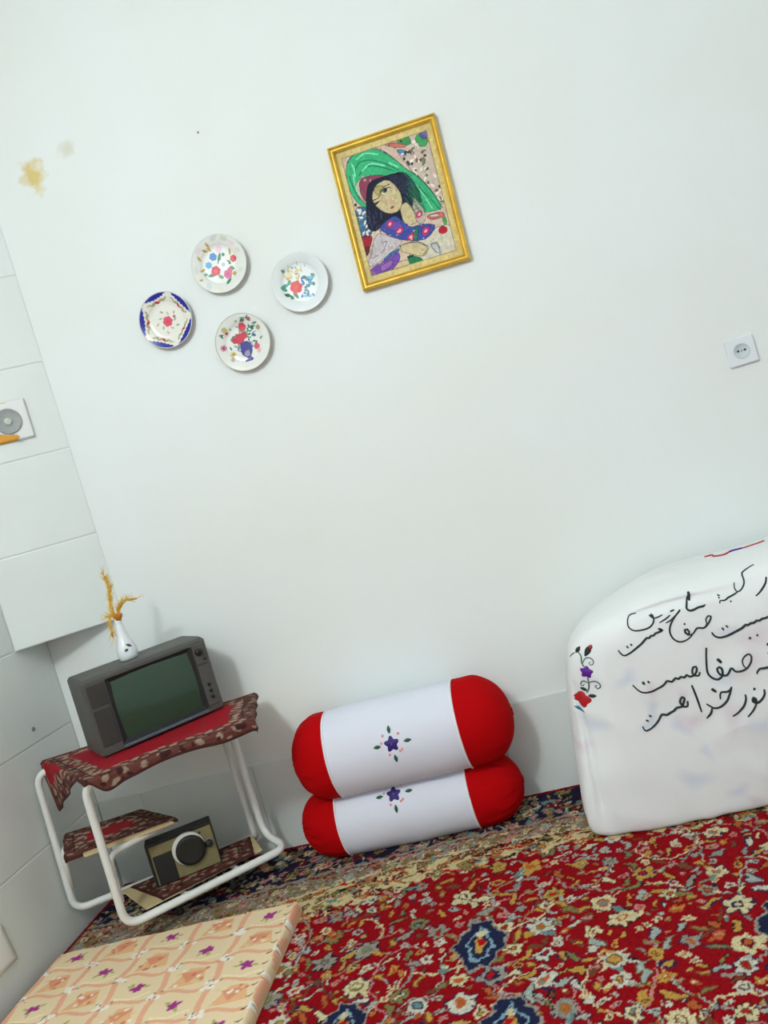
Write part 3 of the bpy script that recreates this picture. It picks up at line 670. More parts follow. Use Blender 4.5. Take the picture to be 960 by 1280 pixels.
def paint_vase(c, n, rp):
    rg = random.Random(9)
    for k in range(64):
        a = rg.uniform(0, 6.28); r = rg.uniform(60, 300)*1.0; x, y = 430+r*math.cos(a), 410+r*math.sin(a)*.95
        if y > 640 and x < 620 and x > 340: continue
        lf(c, n, rp, x, y, rg.uniform(40, 90), 26, rg.uniform(0, 180), rg.choice((G1, G2, C(58, 108, 92), C(150, 156, 110), C(120, 170, 150))))
    for x, y, r, col in ((400, 440, 75, (206, 46, 74)), (460, 395, 50, (206, 46, 74)), (330, 465, 45, (200, 44, 72)), (440, 275, 58, (206, 64, 84)), (650, 540, 42, (206, 70, 90)), (680, 600, 34, (222, 170, 170)), (550, 170, 30, (170, 96, 104)), (445, 185, 26, (90, 96, 84)),
                         (215, 365, 48, (226, 206, 196)), (170, 570, 44, (198, 140, 160)), (190, 320, 40, (190, 186, 120)), (600, 385, 24, (78, 90, 150)), (300, 660, 44, (196, 190, 90)), (300, 730, 30, (190, 170, 176)), (585, 290, 24, (58, 92, 92)), (680, 285, 34, (170, 160, 120))): fl(c, n, rp, x, y, r, C(*col), C(150, 50, 60) if r in (48, 44) else None)
    c.poly([n(*q) for q in ((405, 500), (500, 465), (560, 500), (585, 600), (560, 680), (600, 705), (590, 735), (480, 765), (478, 740), (520, 715), (440, 670), (410, 620))], C(62, 58, 140))
    c.poly([n(*q) for q in ((480, 610), (530, 590), (550, 660), (510, 690), (460, 665))], C(150, 150, 170))
    c.line([n(*q) for q in ((415, 535), (375, 555), (370, 600), (415, 620))], .035, C(62, 58, 140)); c.line([n(*q) for q in ((545, 480), (575, 500), (580, 560))], .035, C(96, 92, 160))
CW = C(226, 228, 222)
wall_plate('white china plate with bouquet of blue, red and pink flowers', .993, 1.898, .0915, (463, 515), 412, paint_bouquet, CW, C(214, 214, 204))
wall_plate('white china plate with blue scalloped rim and five-pointed star', .767, 1.788, .0905, (465, 515), 398, paint_star, C(228, 226, 216), C(206, 204, 198))
wall_plate('plain-rimmed white plate with red flower and blue spray', 1.226, 1.759, .0915, (465, 500), 408, paint_spray, C(226, 232, 232), C(226, 226, 220))
wall_plate('white china plate painted with purple vase of flowers', .993, 1.640, .0915, (460, 490), 405, paint_vase, CW, C(196, 190, 172))

# ------------------------------------------------------------------ framed picture
pic = thing('framed_picture', 'gold framed painting of woman in green headscarf', 'picture', (1.588, -.002, 1.884)); pic.rotation_euler = (0, math.radians(2.3), 0)
PW, PH = .171, .2235
def gold_bar(a, b, ia, ib):
    pr = [(0, 0), (0, .017), (.25, .021), (.42, .014), (.62, .014), (.8, .019), (1, .012), (1, 0)]
    V = []
    for o_, i_ in ((a, ia), (b, ib)):
        for t, h in pr: V.append((o_[0]+(i_[0]-o_[0])*t, -h, o_[1]+(i_[1]-o_[1])*t))
    n = len(pr); F = [(k, (k+1) % n, n+(k+1) % n, n+k) for k in range(n)]+[tuple(range(n))[::-1], tuple(range(n, 2*n))]
    return mesh('frame_bar', V, F)
M_GOLD = material('gilded_wood', C(226, 188, 78), .4, bump=.15, bscale=60, var=.18, vscale=20, metal=.35)
mw = .020; O = [(-PW, PH), (PW, PH), (PW, -PH), (-PW, -PH)]; I = [(-PW+mw, PH-mw), (PW-mw, PH-mw), (PW-mw, -PH+mw), (-PW+mw, -PH+mw)]
for k in range(4): obj('frame_bar', gold_bar(O[k], O[(k+1) % 4], I[k], I[(k+1) % 4]), M_GOLD, pic)
gx = np.linspace(-PW+mw-.002, PW-mw+.002, 190); gz = np.linspace(-PH+mw-.002, PH-mw+.002, 250)
pc = Canvas(gx, gz, C(214, 194, 130))
def pp(x, y):
    dx, dy = x+15, y-160; det = 757*980+255*285
    u = (dx*980-dy*285)/det; v = (757*dy+255*dx)/det
    return (-PW+2*PW*u, PH-2*PH*v)
def poly(col, *pts):
    for it in range(2):
        q_ = []
        for (x1, y1), (x2, y2) in zip(pts, list(pts[1:])+[pts[0]]): q_ += [(x1*.78+x2*.22, y1*.78+y2*.22), (x1*.22+x2*.78, y1*.22+y2*.78)]
        pts = q_
    P_ = [pp(*q) for q in pts]; pc.poly(P_, C(*[k*.93 for k in col])); pc.line(P_+P_[:1], .0016, C(*[k*.38 for k in col]))
def ln(col, wd, *pts): pc.line([pp(*q) for q in densify(pts, 12)], wd, C(*col))
def dot(col, x, y, r, r2=None, ang=0): a, b = pp(x, y); pc.ell(a, b, r*.00042, (r2 or r)*.00042, ang, C(*col))
ix, iz = PW-.0365, PH-.040
pc.lock = (np.abs(pc.X) < ix) & (np.abs(pc.Y) < iz)
pc.img[pc.lock] = C(208, 184, 166)
rg = random.Random(8)
poly((196, 150, 130), (330, 90), (560, 60), (560, 150), (420, 130)); poly((214, 196, 180), (440, 110), (690, -10), (860, 560), (700, 430), (590, 290))
poly((72, 160, 96), (480, 90), (560, 50), (590, 110), (520, 130)); poly((70, 170, 96), (600, 60), (690, 20), (700, 120), (640, 130)); poly((90, 90, 170), (640, 20), (700, 10), (690, 80), (650, 70)); poly((88, 140, 190), (480, 150), (530, 150), (560, 190), (520, 190)); poly((222, 130, 110), (420, 110), (540, 110), (550, 135), (430, 135))
for k in range(70):
    t = rg.random(); x, y = 560+250*t+rg.uniform(-70, 70), 110+380*t+rg.uniform(-60, 60); dot(rg.choice(((230, 222, 212), (230, 222, 212), (60, 60, 56), (96, 130, 90), (214, 170, 160), (120, 100, 90))), x, y, rg.uniform(8, 20), rg.uniform(6, 12), rg.random()*3)
poly((66, 110, 150), (180, 540), (330, 560), (320, 760), (240, 770))
for k in range(46): dot(rg.choice(((222, 220, 214), (222, 220, 214), (46, 54, 60), (80, 130, 150), (200, 160, 160), (60, 110, 90))), rg.uniform(185, 330), rg.uniform(530, 740), rg.uniform(8, 22), rg.uniform(6, 12), rg.random()*3)
poly((168, 36, 56), (240, 760), (330, 740), (310, 830), (270, 880), (250, 800)); poly((96, 40, 50), (265, 830), (310, 820), (300, 880), (275, 890))
poly((224, 216, 194), (640, 760), (760, 680), (890, 640), (945, 850), (700, 940), (560, 960)); poly((226, 206, 160), (450, 960), (560, 900), (720, 900), (600, 1000))
green = (62, 190, 130)
poly(green, (128, 250), (180, 180), (290, 140), (390, 165), (480, 225), (560, 285), (640, 330), (740, 430), (822, 545), (765, 560), (690, 575), (640, 510), (600, 400), (520, 312), (410, 335), (300, 335), (220, 355), (185, 420), (235, 500), (305, 548), (250, 552), (180, 490), (140, 400), (122, 310))
for q in (((190, 300), (210, 250), (280, 225), (380, 240), (500, 290)), ((220, 330), (260, 275), (340, 265), (470, 295)), ((600, 360), (700, 450), (800, 550)), ((580, 380), (650, 470), (700, 560)), ((150, 340), (180, 420), (230, 500))): ln((26, 112, 78), .0032, *q)
for q in (((200, 220), (260, 180), (350, 185)), ((240, 300), (300, 250), (400, 262)), ((620, 380), (700, 480), (745, 545)), ((175, 330), (190, 400), (215, 460)), ((160, 250), (180, 290), (190, 340)), ((430, 240), (500, 270))): ln((126, 226, 176), .0042, *q)
ln((50, 70, 60), .002, (128, 250), (180, 180), (290, 138), (390, 163), (480, 223), (560, 283), (640, 328), (740, 428), (822, 543))
poly((24, 90, 66), (430, 330), (540, 290), (640, 400), (680, 520), (600, 470), (560, 380))
poly((150, 70, 96), (212, 365), (300, 328), (410, 325), (420, 352), (320, 380), (270, 450), (300, 535), (240, 485))
for k in range(14): dot(rg.choice(((190, 110, 130), (90, 50, 110), (200, 160, 150))), rg.uniform(225, 390), rg.uniform(340, 400), 9)
hair = (24, 26, 50)
poly(hair, (405, 335), (520, 298), (590, 375), (612, 500), (600, 545), (545, 490), (490, 400), (400, 352), (335, 385), (315, 460), (320, 540), (375, 590), (440, 605), (545, 590), (575, 640), (480, 630), (430, 625), (400, 660), (340, 720), (290, 690), (335, 600), (275, 500), (290, 410), (340, 365))
skin = (216, 198, 152)
poly(hair, (270, 400), (340, 350), (520, 296), (618, 500), (606, 570), (520, 610), (420, 650), (340, 725), (280, 690))
poly(skin, (340, 390), (420, 352), (480, 392), (525, 455), (532, 520), (512, 568), (452, 592), (390, 575), (330, 525), (312, 470)); poly(skin, (515, 540), (560, 500), (605, 545), (632, 600), (640, 645), (600, 662), (550, 655), (530, 600))
poly((186, 176, 110), (330, 400), (400, 400), (420, 440), (370, 470), (330, 450))
dot((236, 230, 210), 408, 432, 30, 15, .7); dot((60, 96, 60), 408, 432, 20, 13, .5); dot((24, 24, 34), 412, 428, 12); ln(hair, .003, (372, 452), (400, 418), (444, 408)); ln(hair, .0022, (370, 440), (400, 405), (440, 385)); ln((70, 60, 60), .002, (330, 520), (360, 515), (375, 500)); dot((40, 36, 44), 350, 520, 18, 8, .5); ln(hair, .0026, (325, 500), (350, 490), (372, 470))
dot((168, 70, 56), 462, 545, 16, 9, .3); ln((140, 110, 90), .0015, (400, 460), (385, 500), (410, 515)); dot((222, 160, 140), 430, 500, 14)
poly((204, 186, 172), (595, 500), (660, 505), (705, 600), (690, 655), (640, 650)); poly((62, 84, 172), (365, 690), (440, 622), (490, 600), (545, 645), (600, 682), (690, 650), (785, 655), (722, 752), (640, 772), (540, 768), (440, 742))
poly((112, 84, 180), (420, 660), (500, 630), (560, 690), (520, 720), (450, 700)); poly((112, 84, 180), (670, 680), (740, 660), (720, 740), (680, 740)); poly((40, 130, 90), (620, 680), (655, 670), (645, 770), (622, 768))
for x, y in ((448, 662), (518, 706), (600, 745), (704, 700), (654, 588)): dot((196, 40, 90), x, y, 30, 22, .6); dot((230, 170, 180), x, y, 14, 10, .6)
poly((214, 204, 206), (350, 720), (440, 745), (540, 768), (525, 805), (430, 885), (330, 965), (295, 955), (310, 890)); ln((90, 80, 90), .002, (390, 800), (430, 780), (400, 860)); ln((120, 110, 120), .002, (340, 800), (320, 900), (370, 880))
poly((60, 120, 190), (400, 905), (520, 820), (520, 850), (430, 930)); poly((124, 78, 176), (320, 975), (430, 905), (515, 845), (530, 905), (470, 985), (360, 1030), (305, 1020)); poly((166, 110, 190), (380, 960), (470, 900), (480, 940), (400, 1000))
poly(skin, (520, 812), (580, 787), (660, 780), (725, 812), (705, 875), (640, 872), (600, 862), (540, 852)); ln((80, 100, 80), .0022, (520, 812), (580, 785), (660, 778), (728, 815), (690, 860)); poly((30, 130, 84), (578, 870), (688, 885), (690, 940), (600, 948)); dot((22, 60, 50), 600, 880, 26, 10)
poly((206, 206, 206), (740, 790), (790, 780), (815, 855), (770, 840)); ln((130, 130, 140), .002, (740, 790), (790, 780), (815, 858), (740, 800))
poly((212, 110, 104), (698, 595), (820, 560), (838, 598), (740, 628)); poly((230, 206, 196), (720, 592), (790, 578), (800, 594), (740, 608)); dot((176, 30, 44), 825, 690, 34, 28); dot((80, 150, 80), 835, 625, 16, 34)
for q in range(46):   # strands of hair and folds
    t = rg.random(); x, y = 300+rg.uniform(-20, 90), 400+rg.uniform(0, 300)
    if 395 < x or y < 560: continue
    ln((70, 74, 110), .0012, (x, y), (x+10, y+25), (x+8, y+55))
for q in range(12):
    x = 430+q*14; ln((60, 66, 100), .0012, (x, 330-q*1.5), (x+40, 370+q*4), (x+60, 430+q*6))
for q in range(26):
    x, y = rg.uniform(320, 500), rg.uniform(760, 930); ln((150, 140, 150), .0012, (x, y), (x+rg.uniform(-30, 30), y+rg.uniform(10, 40)))
for q in range(18):
    x, y = rg.uniform(580, 700), rg.uniform(430, 560)-20; ln((30, 110, 76), .0014, (x-40, y-60), (x, y), (x+50, y+60))
for q in range(30): dot(rg.choice(((230, 226, 220), (60, 70, 70), (190, 60, 90))), rg.uniform(400, 760), rg.uniform(640, 760), 4)
pc.lock = None
bd = np.maximum(np.abs(pc.X)-ix, np.abs(pc.Y)-iz)
pc.img[(bd > 0) & (bd < .0018)] = C(120, 92, 52); pc.img[(bd > .0105) & (bd < .012)] = C(168, 130, 66)
pc.img *= (1+.07*np.random.RandomState(3).randn(50, 38).repeat(5, 0).repeat(5, 1))[:250, :190, None]*(1+.05*np.random.RandomState(4).randn(250, 190))[..., None]
cnr = (np.abs(pc.X) > ix-.016) & (np.abs(pc.Y) > iz-.016) & (bd > -.011) & (np.abs(pc.X)+np.abs(pc.Y) > ix+iz-.020)
pc.img[cnr] = pc.img[cnr]*.75+np.array(C(176, 150, 104))*.25
V = np.stack([pc.X, np.full(pc.X.shape, -.007), pc.Y], -1).reshape(-1, 3)
me = np_mesh('painting', V, grid_faces(190, 250)); set_cols(me, pc.img)
obj('painting', me, material('painted_print', None, .6, attr=True, spec=.2), pic)
obj('backing_board', box_mesh('backing_board', -PW+.01, PW-.01, -.006, .001, -PH+.01, PH-.01), material('hardboard', C(120, 90, 60), .9), pic)

# ------------------------------------------------------------------ wall socket
M_PLAS = material('white_plastic', C(226, 230, 234), .35)
so = thing('wall_socket', 'square white electrical socket on plain back wall', 'socket', (2.417, 0, 1.150))
obj('cover_plate', box_mesh('cover_plate', -.040, .040, -.011, .001, -.040, .040, .004, 3), M_PLAS, so)
obj('socket_well', lathe_mesh('socket_well', [(.0225, .0112), (.0225, .013), (.0205, .013), (.0195, .0116), (.0005, .0116)], 40, 'Y'), material('socket_grey', C(196, 208, 212), .5), so)
for dx in (-.0095, .0095): obj('pin_hole', lathe_mesh('pin_hole', [(.0032, .0114), (.0032, .0122), (.0002, .0122)], 14, 'Y'), material('hole_black', C(50, 56, 58), .9), so, loc=(dx, 0, .001))
obj('centre_screw', lathe_mesh('centre_screw', [(.0024, .0114), (.0022, .0124), (.0002, .0124)], 12, 'Y'), material('screw_grey', C(130, 140, 142), .4, metal=.6), so)

# ------------------------------------------------------------------ flue cover on the chimney
fl_ = thing('flue_cover', 'round grey flue cover on stained white square plate, tiled chimney', 'flue cover', (.163, -.079, 1.628), math.atan2(CB, CA)); fl_.location = Vector((.163, -.0797, 1.628))+fn*.007
g = np.linspace(-.066, .066, 46); fc = Canvas(g, g, C(226, 228, 226))
fc.poly([(-.066, -.066), (.012, -.066), (.004, -.05), (-.03, -.036), (-.066, -.03)], C(206, 146, 24)); fc.ell(-.03, -.060, .05, .016, .1, C(214, 150, 20)); fc.ell(-.02, .062, .035, .006, .1, C(222, 212, 160))
ed = np.minimum(.066-np.abs(fc.X), .066-np.abs(fc.Y)); yy = -.009+.009*np.clip(1-ed/.004, 0, 1)**2
me = np_mesh('plate', np.stack([fc.X, yy, fc.Y], -1).reshape(-1, 3), grid_faces(46, 46)); set_cols(me, fc.img); obj('plate', me, material('painted_metal', None, .45, attr=True), fl_)
M_FG = material('grey_enamel', C(150, 156, 154), .45, var=.08, vscale=60)
obj('round_lid', lathe_mesh('round_lid', [(.042, .008), (.0425, .013), (.040, .0145), (.037, .0125), (.022, .011), (.0145, .011), (.0005, .011)], 48, 'Y'), M_FG, fl_)
obj('lid_hub', lathe_mesh('lid_hub', [(.013, .0105), (.012, .014), (.009, .0155), (.0005, .016)], 28, 'Y'), material('pale_enamel', C(192, 196, 186), .5), fl_)
obj('latch', box_mesh('latch', .012, .020, -.012, -.006, -.069, -.063, .001), M_FG, fl_)
obj('wall_plug', lathe_mesh('wall_plug', [(.008, -.001), (.0075, .0015), (.004, .002), (.0005, .001)], 16, 'Y'), material('grey_plug', C(140, 144, 136), .8), None, (0, -.206, .646), (0, 0, math.radians(90)), label='small grey plug in left tiled wall above trolley', category='plug')
V = []; F = []
for i in range(13):
    for j in range(9):
        V.append((.0016+.0012*math.sin(i*.8)*math.sin(j*.6)+.0008, -.562-.018*(j/8)-.215*i/12, .099+.112*j/8-.004*i/12))
F = [(i*9+j, (i+1)*9+j, (i+1)*9+j+1, i*9+j+1) for i in range(12) for j in range(8)]
pm = mesh('paper_sheet', V, F, True); po = obj('paper_sheet', pm, material('white_paper', C(232, 233, 230), .8), None, label='white paper sheet fixed low on the left tiled wall', category='paper')
sm = po.modifiers.new('thickness', 'SOLIDIFY'); sm.thickness = .0012; sm.offset = 0

# ------------------------------------------------------------------ trolley
M_TUBE = material('white_enamelled_tube', C(222, 224, 220), .35, var=.05, vscale=20)
M_BOARD = material('beige_board', C(196, 176, 132), .7, var=.08, vscale=10)
M_RUB = material('black_rubber', C(26, 26, 26), .7)
tr = thing('tv_trolley', 'white tubular trolley with three shelves set across the corner', 'trolley')
ZR, ZT, TRD = .08, .524, .0118
FLb, FRb, RRb, RLb = (.292, -.475), (.702, -.182), (.552, -.052), (.020, -.305)
UF, UR = (.604, -.112), (.562, -.086)
def at(p, z): return (p[0], p[1], z)
FLt, RLt = (.330, -.520), (.026, -.295)
front = round_path([at(UF, ZT), (.64, -.40, ZT), at(FLt, ZT), at(FLb, ZR), at(FRb, ZR), (UF[0]+.008, UF[1]-.006, ZR+.028), at(UF, ZT)], .05, 8)
rear = round_path([at(UR, ZT), (.40, -.14, ZT), at(RLt, ZT), at(RLb, ZR), at(RRb, ZR), (UR[0], UR[1]+.004, ZR+.02), at(UR, ZT)], .045, 8)
obj('front_frame_tube', tube_mesh('front_frame_tube', [front], TRD, 12), M_TUBE, tr); obj('rear_frame_tube', tube_mesh('rear_frame_tube', [rear], TRD*.95, 12), M_TUBE, tr)
for pth in ([(.300, -.472, .15), (.287, -.446, .2855), (.405, -.332, .2855)], [(.030, -.298, .15), (.038, -.300, .2855), (.20, -.205, .2855)]):
    obj('shelf_bracket', tube_mesh('shelf_bracket', [round_path(pth, .04, 8)], .0085, 10), M_TUBE, tr)
def mixp(a, b, t): return (a[0]+(b[0]-a[0])*t, a[1]+(b[1]-a[1])*t)
for t in (.38, .70):
    a, b = mixp(RLb, RRb, t), mixp(FLb, FRb, t)
    obj('cross_bar', tube_mesh('cross_bar', [[at(a, ZR), at(b, ZR)]], .006, 8), M_TUBE, tr)
    for q in (.32, .62):
        p_ = mixp(a, b, q); obj('foot', lathe_mesh('foot', [(.012, 0.002), (.013, .01), (.009, .02), (.008, ZR-.004)], 14), M_RUB, tr, loc=(p_[0], p_[1], 0))
QT = [(.395, -.595), (.805, -.405), (.70, -.08), (.045, -.262)]
obj('top_shelf', prism_mesh('top_shelf', QT, .5355, .5505, .002), M_BOARD, tr)
QM = [(.20, -.425), (.425, -.315), (.255, -.195), (.05, -.25)]
obj('middle_shelf', prism_mesh('middle_shelf', [(.215, -.45), (.455, -.345), (.25, -.185), (.045, -.255)], .292, .300, .0015), M_BOARD, tr)
QB = [(.335, -.425), (.625, -.195), (.55, -.075), (.17, -.27)]
obj('bottom_shelf', prism_mesh('bottom_shelf', QB, ZR+.011, ZR+.016, .001), M_BOARD, tr)

# ------------------------------------------------------------------ woven cloths on the shelves
def paint_termeh(S_, T_, seed, dark=1.):
    """S_,T_ in cloth metres from its edges -> woven colours"""
    return None
def drape(name, label, Q, z, over, cols, res=(110, 70), seed=1, sag=0, corner_drop=None):
    """sheet over a shelf: bilinear plan Q (front-left, front-right, rear-right, rear-left), hanging over by over(side, t) metres"""
    q = [Vector((a, b, 0)) for a, b in Q]
    def plan(s, t): return q[0]*(1-s)*(1-t)+q[1]*s*(1-t)+q[2]*s*t+q[3]*(1-s)*t
    ns, nt = res; ss = np.concatenate([np.linspace(-1, 0, 22)[:-1], np.linspace(0, 1, ns), np.linspace(1, 2, 12)[1:]]); tt = np.concatenate([np.linspace(-1, 0, 18)[:-1], np.linspace(0, 1, nt), np.linspace(1, 2, 8)[1:]])
    V, Cc = [], []
    ctr = plan(.5, .5)
    for t in tt:
        for s in ss:
            s_, t_ = min(max(s, 0), 1), min(max(t, 0), 1); p = plan(s_, t_); d = 0; ds = dt = 0
            out = Vector((0, 0, 0))
            if s < 0: ds = -s*over('L', t_); out += (plan(0, t_)-plan(.1, t_)).normalized()*min(ds, .01)
            if s > 1: ds = (s-1)*over('R', t_); out += (plan(1, t_)-plan(.9, t_)).normalized()*min(ds, .01)
            if t < 0: dt = -t*over('F', s_); out += (plan(s_, 0)-plan(s_, .1)).normalized()*min(dt, .01)
            if t > 1: dt = (t-1)*over('B', s_); out += (plan(s_, 1)-plan(s_, .9)).normalized()*min(dt, .01)
            d = max(ds, dt)+.25*min(ds, dt); drop = max(0, d-.004) if d > 0 else 0
            wob = .0035*math.sin(s_*23+seed)*min(1, dt/.03)+.004*math.sin(t_*19+seed)*min(1, ds/.03)
            p = p+out+out.normalized()*wob if out.length > 1e-6 else p
            rip = .0006*noise.noise(Vector((p.x*30, p.y*30, seed))) if drop == 0 else 0
            V.append((p.x, p.y, z-drop+rip+sag*((s_-.5)**2+(t_-.5)**2)))
            L1 = (plan(1, t_)-plan(0, t_)).length; L2 = (plan(s_, 1)-plan(s_, 0)).length
            a = s_*L1+(ds if s > 1 else -ds); b = t_*L2+(dt if t > 1 else -dt)
            ea = min(a+.024 if a > 0 else max(.02, a+over('L', t_)) if ds < over('L', t_)-.007 else .004, L1+over('R', t_)-a); eb = min(b+over('F', s_), L2+over('B', s_)-b) if s >= 0 else 1
            Cc.append(cols(a, b, min(ea, eb)))
    me = np_mesh(name, V, grid_faces(len(ss), len(tt))); set_cols(me, Cc)
    o = obj(name, me, material('woven_brocade', None, .8, bump=.3, bscale=300, attr=True, spec=.2), None, label=label, category='cloth', group='brocade cloths on the trolley shelves')
    sm = o.modifiers.new('thickness', 'SOLIDIFY'); sm.thickness = .002; sm.offset = 1
    return o
def brocade(dark):
    cr, cb, cg, cd = [np.array(C(*c))*dark for c in ((150, 10, 30), (92, 50, 42), (156, 134, 116), (54, 24, 24))]
    def f(a, b, e):
        k = math.sin(a*120+.8*math.sin(b*80))*math.sin(b*125+.9*math.sin(a*60))
        v = noise.noise(Vector((a*52, b*52, 3)))
        if e < .008: return cd*.8+cb*.2
        if e < .042: return cg*.8 if (k > .35 and v > -.1) else (cb if v > -.25 else cd)
        if e < .047: return cd
        if e < .085: return cg if k+v*.8 > .15 else (cb if v < .2 else cr)
        return cr*1.0 if v+k*.25 < .32 else cb*.6+cr*.4
    return f
def ovT(side, t):
    if side == 'F': return .030+.016*math.exp(-((t-.1)/.08)**2)+.006*math.sin(t*9)-.018*math.exp(-(t/.05)**2)
    if side == 'L': return .012+.15*(max(0, t-.15)/.75 if t < .90 else max(0, (1-t)/.10))
    if side == 'R': return .018+.02*math.exp(-((t-.05)/.08)**2)
    return .02
drape('brocade_cloth', 'red and brown brocade cloth under the television', QT, .5515, ovT, brocade(1.0), (120, 76), 2)
drape('brocade_cloth', 'dark red and brown brocade cloth on the small middle shelf', [(.155, -.44), (.445, -.325), (.26, -.185), (.03, -.248)], .3015, lambda s, t: .014 if s in 'FL' else .008, brocade(1.0), (70, 50), 5)
drape('brocade_cloth', 'dark red and brown brocade cloth under the radio on bottom shelf', [(.375, -.385), (.60, -.220), (.54, -.09), (.21, -.265)], ZR+.0175, lambda s, t: .006, brocade(1.0), (80, 40), 8)

# ------------------------------------------------------------------ television
W, H, DF = .385, .235, .195
tv = thing('television', 'vintage grey portable television with dark green screen on trolley', 'television', (.358, -.438, .5538), math.radians(42.5))
M_TV = material('grey_tv_plastic', C(76, 74, 70), .5, bump=.06, bscale=300, var=.05)
M_TVD = material('dark_tv_plastic', C(48, 46, 42), .55, bump=.05, bscale=300); M_BLK = material('black_gloss_plastic', C(10, 12, 13), .45)
bm = bmesh.new()
def loop(x0, x1, y, z0, z1, ch): return [bm.verts.new(v) for v in ((x0+ch, y, z0), (x1-ch, y, z0), (x1, y, z0+ch), (x1, y, z1-ch), (x1-ch, y, z1), (x0+ch, y, z1), (x0, y, z1-ch), (x0, y, z0+ch))]
ls = [loop(.006, W-.006, .0, .006, H-.012, .004), loop(.0, W, .010, .0, H-.003, .008), loop(0, W, .03, 0, H, .008), loop(0, W, DF, 0, H, .008), loop(.02, W-.03, DF+.004, .008, H-.02, .008), loop(.06, W-.125, DF+.035, .02, H-.05, .01)]
bm.faces.new(ls[0]); bm.faces.new(ls[-1][::-1])
for a, b in zip(ls, ls[1:]):
    for k in range(8): bm.faces.new((a[k], b[k], b[(k+1) % 8], a[(k+1) % 8]))
obj('cabinet', bm_mesh('cabinet', bm), M_TV, tv)
sx0, sx1, sz0, sz1 = .172*W, .862*W, .075*H, .915*H
def ring_mesh(name, o, i, yo, yi, ybk):
    """picture-tube surround: outer lip, sloping inwards"""
    V = []
    for (x0, x1, z0, z1), y in ((o, .001), (o, yo), (i, yi), (i, ybk)):
        V += [(x0, y, z0), (x1, y, z0), (x1, y, z1), (x0, y, z1)]
    F = [(4*r+k, 4*r+(k+1) % 4, 4*r+4+(k+1) % 4, 4*r+4+k) for r in range(3) for k in range(4)]
    return mesh(name, V, F)
obj('screen_surround', ring_mesh('screen_surround', (sx0, sx1, sz0, sz1), (sx0+.014, sx1-.014, sz0+.015, sz1-.012), -.005, -.0015, .0005), M_BLK, tv)
V = []; F = []; n1, n2 = 32, 24; ex0, ex1, ez0, ez1 = sx0+.010, sx1-.010, sz0+.011, sz1-.008
for j in range(n2+1):
    for i in range(n1+1):
        u, v = i/n1*2-1, j/n2*2-1; uu, vv = u*(1-.015*v*v), v*(1-.015*u*u)
        V.append(((ex0+ex1)/2+uu*(ex1-ex0)/2, -.0042+.0032*(u*u*.5+v*v*.5), (ez0+ez1)/2+vv*(ez1-ez0)/2))
F = [(j*(n1+1)+i, j*(n1+1)+i+1, (j+1)*(n1+1)+i+1, (j+1)*(n1+1)+i) for j in range(n2) for i in range(n1)]
obj('screen', mesh('screen', V, F, True), material('green_screen_glass', C(36, 64, 46), .2, coat=.4), tv)
obj('screen_sill', box_mesh('screen_sill', sx0, sx1, -.009, .001, sz0-.010, sz0-.001, .002), material('blue_grey_plastic', C(84, 96, 104), .4), tv)
obj('speaker_panel', box_mesh('speaker_panel', .012, sx0-.004, -.0025, .002, .62*H, .90*H, .002), M_TVD, tv)
obj('speaker_panel', box_mesh('speaker_panel', .012, sx0-.004, -.0025, .002, .13*H, .585*H, .002), M_TVD, tv)
obj('control_panel', box_mesh('control_panel', sx1+.004, W-.010, -.003, .002, .655*H, .925*H, .002), M_TV, tv)
obj('control_panel', box_mesh('control_panel', sx1+.004, W-.010, -.003, .002, .10*H, .635*H, .002), M_TV, tv)
kx = (sx1+W-.006)/2
def knob(r, h, z, dx=0, nm='knob'): obj(nm, lathe_mesh(nm, [(r, .0), (r, h*.7), (r*.86, h), (r*.3, h*1.02), (.0004, h*1.02)], 24, 'Y'), M_BLK, tv, loc=(kx+dx, -.002, z))
knob(.0115, .010, .815*H, -.002, 'tuning_knob'); knob(.0048, .004, .71*H, .010, 'indicator')
for z in (.37, .29, .205): knob(.0056, .006, z*H, 0)

# ------------------------------------------------------------------ vase with dried stalks
def tvp(u, d, z): return Matrix.Rotation(math.radians(42.5), 4, 'Z') @ Vector((u, d, z))+Vector(tv.location)
vb = tvp(.172, .088, H)
va = thing('bud_vase', 'small white porcelain bud vase on top of the television', 'vase', vb)
M_PORC = material('white_porcelain', C(226, 230, 232), .2, coat=.3)
obj('vase_body', lathe_mesh('vase_body', [(.0005, .0), (.023, .0), (.0275, .004), (.0305, .016), (.0300, .03), (.0255, .048), (.0190, .064), (.0150, .082), (.0132, .10), (.0122, .108), (.0112, .111), (.0095, .114), (.0112, .118), (.0105, .122), (.0088, .126), (.0105, .130), (.0095, .132), (.0065, .13), (.0060, .11), (.0055, .09), (.0004, .085)], 36), M_PORC, va)
for ang, z, L, W_, t_ in ((-62, .032, .013, .010, .4), (-40, .044, .020, .009, -.6)):
    V = [];
    R_ = .0312 if z < .04 else .0285
    for a, b in leafo(L, W_, t_, 14): V.append((R_*math.cos(math.radians(ang)+a/R_), R_*math.sin(math.radians(ang)+a/R_), z+b))
    V.append((R_*1.02*math.cos(math.radians(ang)), R_*1.02*math.sin(math.radians(ang)), z)); n = 14
    obj('painted_leaf', mesh('painted_leaf', V, [(n, k, (k+1) % n) for k in range(n)], True), material('dark_glaze', C(66, 74, 74), .3), va)
M_STRAW = material('dried_straw', C(216, 160, 44), .8, var=.15, vscale=60); M_PLUME = material('pale_plume', C(232, 198, 104), .9)
rg = random.Random(12)
